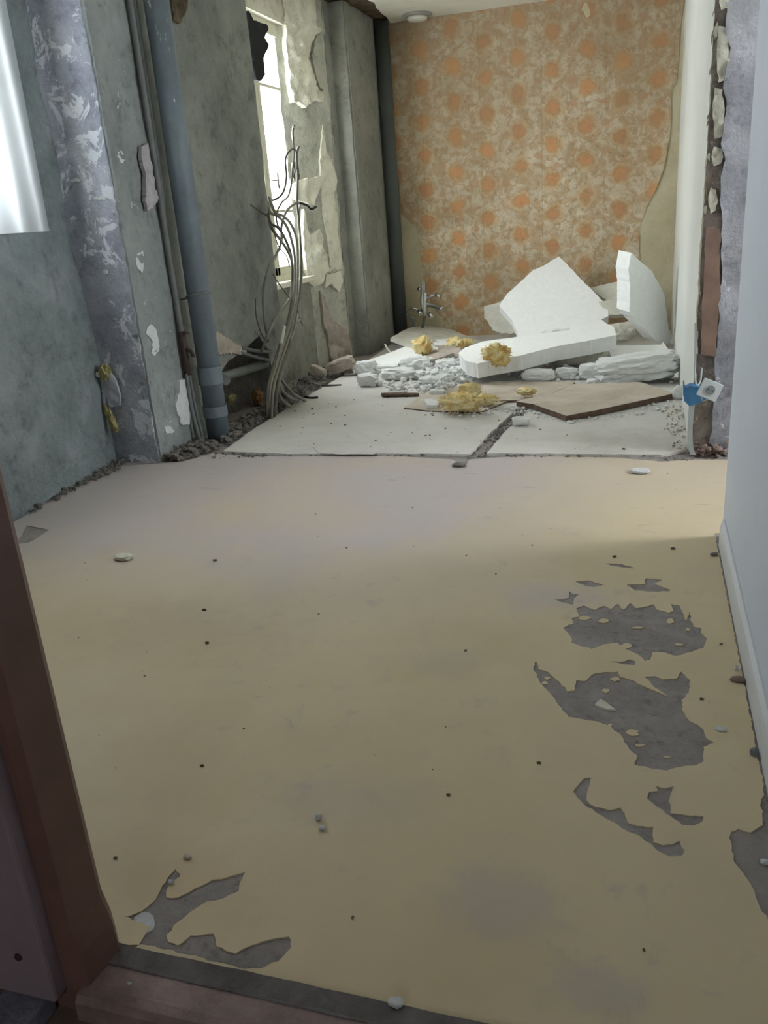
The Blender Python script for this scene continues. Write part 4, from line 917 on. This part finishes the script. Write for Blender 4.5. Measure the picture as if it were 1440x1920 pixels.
crumbs('brick_rubble', 'pink brick rubble at the foot of the grey stub wall', [(1292, 852), (1300, 838), (1340, 826), (1366, 830), (1368, 858), (1330, 860), (1300, 858)], 520, .006, .04, M['brick_rubble'], 7, 0, pile=.06)
crumbs('joint_crumbs', 'crumbs in the open joint between the dusty floor panels', [(860, 862), (885, 850), (920, 812), (950, 788), (975, 770), (1000, 745), (990, 772), (960, 800), (930, 840), (915, 858)], 260, .006, .028, M['dust_rubble'], 8, -.004)
crumbs('joint_crumbs', 'crumbs along the seam where linoleum meets the panels', [(380, 852), (450, 846), (560, 848), (720, 849), (900, 850), (1290, 850), (1340, 862), (1250, 866), (1230, 858), (900, 857), (560, 856), (400, 860)], 420, .004, .022, M['dust_rubble'], 9, .0)
crumbs('pink_crumbs', 'pinkish crumbs near the blue box on the dusty panel', [(1240, 765), (1285, 755), (1290, 850), (1262, 845)], 160, .004, .02, M['plaster_chunk'], 10, .013)
crumbs('floor_grit', 'fine dark grit sprinkled on the dusty panels', [(560, 740), (900, 740), (1000, 790), (1250, 790), (1270, 845), (450, 845)], 120, .004, .022, M['board_edge'], 11, .013, flat=.3)
crumbs('floor_grit', 'fine dark grit sprinkled on the yellow linoleum', [(240, 880), (1350, 880), (1400, 1400), (1380, 1800), (600, 1840), (260, 1740), (120, 1100)], 60, .002, .009, M['board_edge'], 12, .003, flat=.4)

# wooden boards
def board(label, pts, z, th_, seed, nm='wooden_board'):
    e_ = empty(nm, onZ(pts[0][0], pts[0][1], z), label, 'board')
    o1 = sheet('board_face', px_floor(pts, z), fZ(z), Vector((0, 0, -.003)), M['board'], spacing=.12, relief=.002, rs=4, step=.04, amp=.002, seed=seed)
    o2 = sheet('board_core', px_floor(pts, z), fZ(z - .0032), Vector((0, 0, -th_)), M['board_edge'], spacing=2, step=.04, amp=.002, seed=seed)
    adopt(e_, o1, o2); return e_
board('largest dusty brown wooden board lying in front of the foam', [(968, 752), (1000, 757), (1062, 779), (1120, 768), (1264, 737), (1238, 728), (1200, 716), (1075, 720), (1040, 736)], .05, .028, 301)
board('second dusty board partly under the largest wooden board', [(872, 742), (900, 722), (925, 715), (1078, 716), (1072, 722), (1008, 748), (960, 750), (905, 752)], .028, .014, 302)
board('dark ended board under the big yellow wool tuft', [(757, 764), (800, 769), (900, 772), (950, 752), (1010, 746), (900, 722), (880, 716), (800, 735)], .022, .018, 303)
o = slab('wooden_sliver', 'thin dark wooden sliver on the panel left of the wool', [(715, 745, 5.2), (780, 746, 5.2), (750, 741, 5.3)], [(715, 743), (750, 742), (785, 743), (786, 746), (740, 746), (716, 746)], .012, M['board_edge'], seed=9, cat='wood', step=.02, amp=.001)
for v_ in o.data.vertices: pass
sit(o, .012)
o = slab('wooden_sliver', 'small grey offcut lying on the second board', [(905, 724, 5.6), (923, 714, 5.75), (915, 722, 5.6)], [(903, 722), (918, 712), (924, 714), (918, 722), (906, 726)], .012, M['board_edge'], seed=10, cat='wood', step=.02, amp=.001)
o = slab('foam_slab', 'white foam scrap at the end of the dark ended board', [(797, 766, 4.95), (820, 772, 4.9), (818, 760, 5.1)], [(796, 764), (808, 763), (824, 768), (822, 777), (802, 776)], .02, M['foam_break'], seed=214, cat='foam scrap')
sit(o, .012)
# wool tufts on the heap
def tuft(px_, py_, w_, h_, seed, label, mat=None, y=None, z0=.03, dep=.8, strands=70):
    g = onZ(px_, py_, z0) if y is None else onY(px_, py_, y); s = scale_at(g)
    return wool('wool_tuft', Vector((g.x, g.y + w_ * s * dep * .35, g.z + h_ * s * .5)), (w_ * s, w_ * s * dep, h_ * s), seed, mat or M['wool'], label, strands=strands)
tuft(862, 774, 92, 36, 21, 'largest yellow wool tuft lying on the dark ended board', z0=.03, dep=.5, strands=130)
tuft(880, 752, 46, 34, 22, 'upright wisp of yellow wool behind the largest tuft', z0=.03, dep=.6)
tuft(912, 760, 44, 20, 28, 'low yellow wool end trailing right of the largest tuft', z0=.03, dep=.5)
tuft(986, 743, 38, 14, 23, 'small flat yellow wool tuft on the second board', z0=.045)
tuft(930, 688, 58, 44, 24, 'bright yellow wool tuft draped on the end of the foam beam', y=5.52, strands=140, dep=.4)
tuft(791, 668, 38, 36, 25, 'round pale yellow wool tuft below the tap', y=6.45)
tuft(852, 660, 36, 26, 26, 'pale wool tuft between the round tuft and the beam', y=6.6)
tuft(872, 652, 28, 16, 27, 'faint wool wisp behind the left end of the beam', y=6.75)

# ---- tap
tp = onY(797, 585, 7.72)
tapo = empty('mixer_tap', tp, 'chrome mixer tap sticking up in front of the wallpaper', 'tap')
def tpx(px_, py_, dy=0): return onY(px_, py_, 7.72 + dy)
def ta(o_): adopt(tapo, o_)
ta(tube('tap_body', [tpx(797, 548), tpx(795, 570), tpx(797, 592)], lambda t_: .024 + .010 * math.sin(t_ * 3.1), M['chrome'], seg=16, k=6))
ta(tube('lever', [tpx(793, 526, -.05), tpx(792, 545, -.05), tpx(791, 568, -.05), tpx(793, 582, -.04)], lambda t_: .006 + .010 * math.sin(max(.05, t_) * 3.0), M['chrome'], seg=12, k=6))
ta(tube('lever', [tpx(796, 530, -.01), tpx(796, 550, -.01)], .006, M['chrome'], seg=10, k=0))
ta(tube('outlet', [tpx(800, 571), tpx(815, 574, -.03), tpx(831, 580, -.08)], .022, M['chrome'], seg=16, k=5))
ta(tube('knob', [tpx(817, 552, -.03), tpx(826, 556, -.05)], .019, M['chrome'], seg=14, k=0))
ta(tube('knob_stem', [tpx(797, 560), tpx(817, 552, -.03)], .009, M['chrome'], seg=10, k=0))
ta(tube('knob', [tpx(784, 541, -.03), tpx(792, 546)], .016, M['chrome'], seg=14, k=0))
ta(tube('knob', [tpx(804, 588, -.03), tpx(811, 595, -.05)], .020, M['chrome'], seg=14, k=0))
ta(tube('knob', [tpx(786, 583, -.02), tpx(789, 589, -.05)], .020, M['chrome'], seg=14, k=0))
ta(tube('hose', [tpx(790, 586), tpx(776, 578), tpx(766, 583), tpx(762, 592)], .010, M['chrome'], seg=10, k=6))
ta(tube('hose', [tpx(770, 595), tpx(776, 600), tpx(775, 612), tpx(768, 630), tpx(764, 650)], .013, M['conduit'], seg=10, k=6))
ta(tube('riser_pipe', [tpx(797, 590), tpx(793, 610), tpx(788, 632), tpx(785, 662)], .012, M['conduit'], seg=10, k=6))
o = tube('metal_rod', [onY(735, 643, 6.9), onY(770, 648, 6.8)], .010, M['conduit'], k=0); tagd(o, 'short pale rod lying left of the round wool tuft', 'rod')
o = tube('plastic_strip', [onY(722, 646, 6.7), onY(727, 655, 6.65), onY(736, 665, 6.6)], .008, M['cable_white'], k=4); tagd(o, 'thin white strip leaning left of the pale rod', 'strip')
o = tube('wire_end', [onZ(560, 712, .015), onZ(600, 722, .02), onZ(640, 722, .015)], .007, M['cable_dark'], k=5); tagd(o, 'dark wire lying on the panel beside the beige plaster lumps', 'wire')
o = tube('wire_end', [onZ(572, 744, .02), onZ(583, 746, .018), onZ(596, 745, .02)], .008, M['black'], k=4); tagd(o, 'black wire end beyond the three bent cables', 'wire')

# ---- blue back box, socket, strip, cables on the stub wall
bx = empty('back_box', onY(1303, 742, 3.86), 'blue plastic back box hanging at the broken wall end', 'electrical box')
fr = fY(3.84)
def yy_(pts, y_): return [(onY(a_, b_, y_).x, onY(a_, b_, y_).z) for a_, b_ in pts]
o = sheet('box_shell', yy_([(1282, 728), (1296, 722), (1312, 726), (1326, 738), (1330, 748), (1312, 756), (1293, 762), (1283, 752)], 3.84), fY(3.84), Vector((0, .05, 0)), M['blue'], spacing=1, step=.05, amp=0); adopt(bx, o)
o = sheet('box_flap', yy_([(1281, 716), (1283, 715), (1285, 730), (1285, 750), (1281, 742)], 3.83), fY(3.83), Vector((0, .03, 0)), M['blue'], spacing=1, step=.05, amp=0); adopt(bx, o)
o = tube('box_rim', [onY(1288, 728, 3.82), onY(1296, 724, 3.80), onY(1305, 728, 3.81)], .005, M['blue'], k=4); adopt(bx, o)
sc = onY(1331, 731, 3.78)
so = empty('wall_socket', sc, 'white wall socket dangling from the blue back box', 'socket')
Rz = Matrix.Translation(sc) @ Euler((math.radians(-6), math.radians(25), math.radians(8))).to_matrix().to_4x4()
def sk(name, bm, mat):
    bmesh.ops.transform(bm, matrix=Rz, verts=bm.verts[:]); o_ = from_bm(name, bm, mat); adopt(so, o_); return o_
bm = bmesh.new(); box_bm(bm, -.044, -.005, -.040, .044, .005, .040, .003); sk('cover_plate', bm, M['socket'])
bm = bmesh.new(); bmesh.ops.create_cone(bm, cap_ends=True, segments=28, radius1=.024, radius2=.024, depth=.004, matrix=Matrix.Translation((0, -.006, 0)) @ Matrix.Rotation(math.pi / 2, 4, 'X')); sk('socket_ring', bm, M['socket'])
bm = bmesh.new(); bmesh.ops.create_cone(bm, cap_ends=True, segments=28, radius1=.020, radius2=.020, depth=.004, matrix=Matrix.Translation((0, -.0075, 0)) @ Matrix.Rotation(math.pi / 2, 4, 'X')); well = sk('socket_well', bm, M['socket_well'])  # raised disc, not sunk; the shade of the recess is put into its grey
for d_ in (-.0095, .0095):
    bm = bmesh.new(); bmesh.ops.create_cone(bm, cap_ends=True, segments=12, radius1=.003, radius2=.003, depth=.003, matrix=Matrix.Translation((d_, -.0092, 0)) @ Matrix.Rotation(math.pi / 2, 4, 'X')); q_ = sk('pin_hole', bm, M['black']); q_.parent = well; q_.matrix_parent_inverse = Matrix.Identity(4)
bm = bmesh.new(); box_bm(bm, -.025, .005, -.025, .025, .03, .025, .003); sk('socket_back', bm, M['socket_well'])
# bent trunking strip
bm = bmesh.new(); pr0 = None
for (a_, b_, w_) in [(1298, 757, 11), (1296, 775, 10), (1294, 800, 9), (1294, 825, 9), (1296, 845, 9), (1300, 853, 10)]:
    c_ = onY(a_, b_, 3.86); s_ = scale_at(c_) * w_ / 2
    r4 = [bm.verts.new(c_ + Vector(d_)) for d_ in ((-s_, 0, 0), (s_, 0, 0), (s_, .008, 0), (-s_, .008, 0))]
    if pr0:
        for i in range(4): bm.faces.new([pr0[i], pr0[(i + 1) % 4], r4[(i + 1) % 4], r4[i]])
    else: bm.faces.new(r4)
    pr0 = r4
bm.faces.new(pr0)
o = from_bm('trunking_strip', bm, M['trunk']); tagd(o, 'pale grey bent plastic strip hanging below the blue box', 'plastic strip')
o = tube('cable', [onY(1304, 605, 3.94), onY(1304, 660, 3.93), onY(1303, 700, 3.91), onY(1306, 722, 3.87), onY(1313, 715, 3.90), onY(1316, 690, 3.93)], .004, M['trunk'], seg=8, k=6); tagd(o, 'thin grey cable looping up from the blue box', 'cable')
o = tube('cable', [onY(1313, 738, 3.83), onY(1318, 752, 3.80), onY(1326, 748, 3.80)], .003, M['trunk'], seg=8, k=6); tagd(o, 'tiny cable loop between the blue box and socket', 'cable')
# loose chips on the floor
def chip(label, px_, py_, w_, h_, mat, seed, cat='chip', z0=.002, group=None, nm='plaster_chip'):
    return chunk(nm, label, px_, py_, w_, h_, mat, seed, .7, .5, .25, z0=z0, cat=cat, group=group, sub=2)
chip('flat grey plaster chip alone on the left of the yellow floor', 226, 1052, 36, 12, M['foam_dust'], 1)
chip('white plaster chip near the linoleum seam at the right', 1200, 889, 34, 9, M['spot'], 2)
chip('white chip at the right side near the skirting', 1352, 1371, 20, 6, M['spot'], 3)
chip('brighter of two white crumbs on the floor above the torn corner', 596, 1538, 13, 13, M['spot'], 4)
chip('lower grey crumb of the pair above the torn corner', 603, 1557, 14, 9, M['spot'], 5)
chip('white crumb caught at the tip of the torn corner patch', 319, 1657, 11, 8, M['spot'], 6)
chip('pinkish crumb above the tip of the torn corner patch', 349, 1611, 16, 8, M['plaster_chunk'], 7)
chip('white foam ball on the dusty panel near the open joint', 976, 800, 34, 18, M['foam_break'], 8, z0=.013)
chip('reddish chip lying against the skirting', 1384, 1280, 26, 9, M['brick_rubble'], 9)
chip('white crumb beside the reddish chip at the skirting', 1381, 1258, 8, 12, M['spot'], 10)
chip('white chip on the screed by the right edge of the picture', 1434, 1621, 16, 9, M['spot'], 11)
chip('greenish chip at the skirting lower down', 1414, 1418, 16, 18, M['wall_side'], 12)
chip('grey chip next to the end of the skirting', 1340, 1043, 14, 7, M['dust_rubble'], 13)
chip('pale chip at the foot of the teal wall by the door frame', 62, 950, 26, 8, M['spot'], 14)
chip('white chip on the threshold strip', 740, 1888, 30, 10, M['spot'], 15, z0=.008)
chip('small white chip on the threshold board', 242, 1846, 9, 5, M['spot'], 16, z0=.004)
chip('brown triangular scrap at the open joint end', 860, 876, 26, 8, M['dust_rubble'], 17)
GRP = 'tiny dark crumbs dotted over the yellow floor'
for i, (a_, b_) in enumerate([(378, 1437), (382, 1145), (387, 1207), (402, 1052), (1010, 1432), (1152, 1045), (215, 1610), (1262, 1030), (840, 1492), (1316, 1312 - 0)]):
    chip('tiny dark crumb on the yellow floor', a_, b_, 8, 4, M['lath'], 30 + i, 'crumb', group=GRP, nm='grit_crumb')
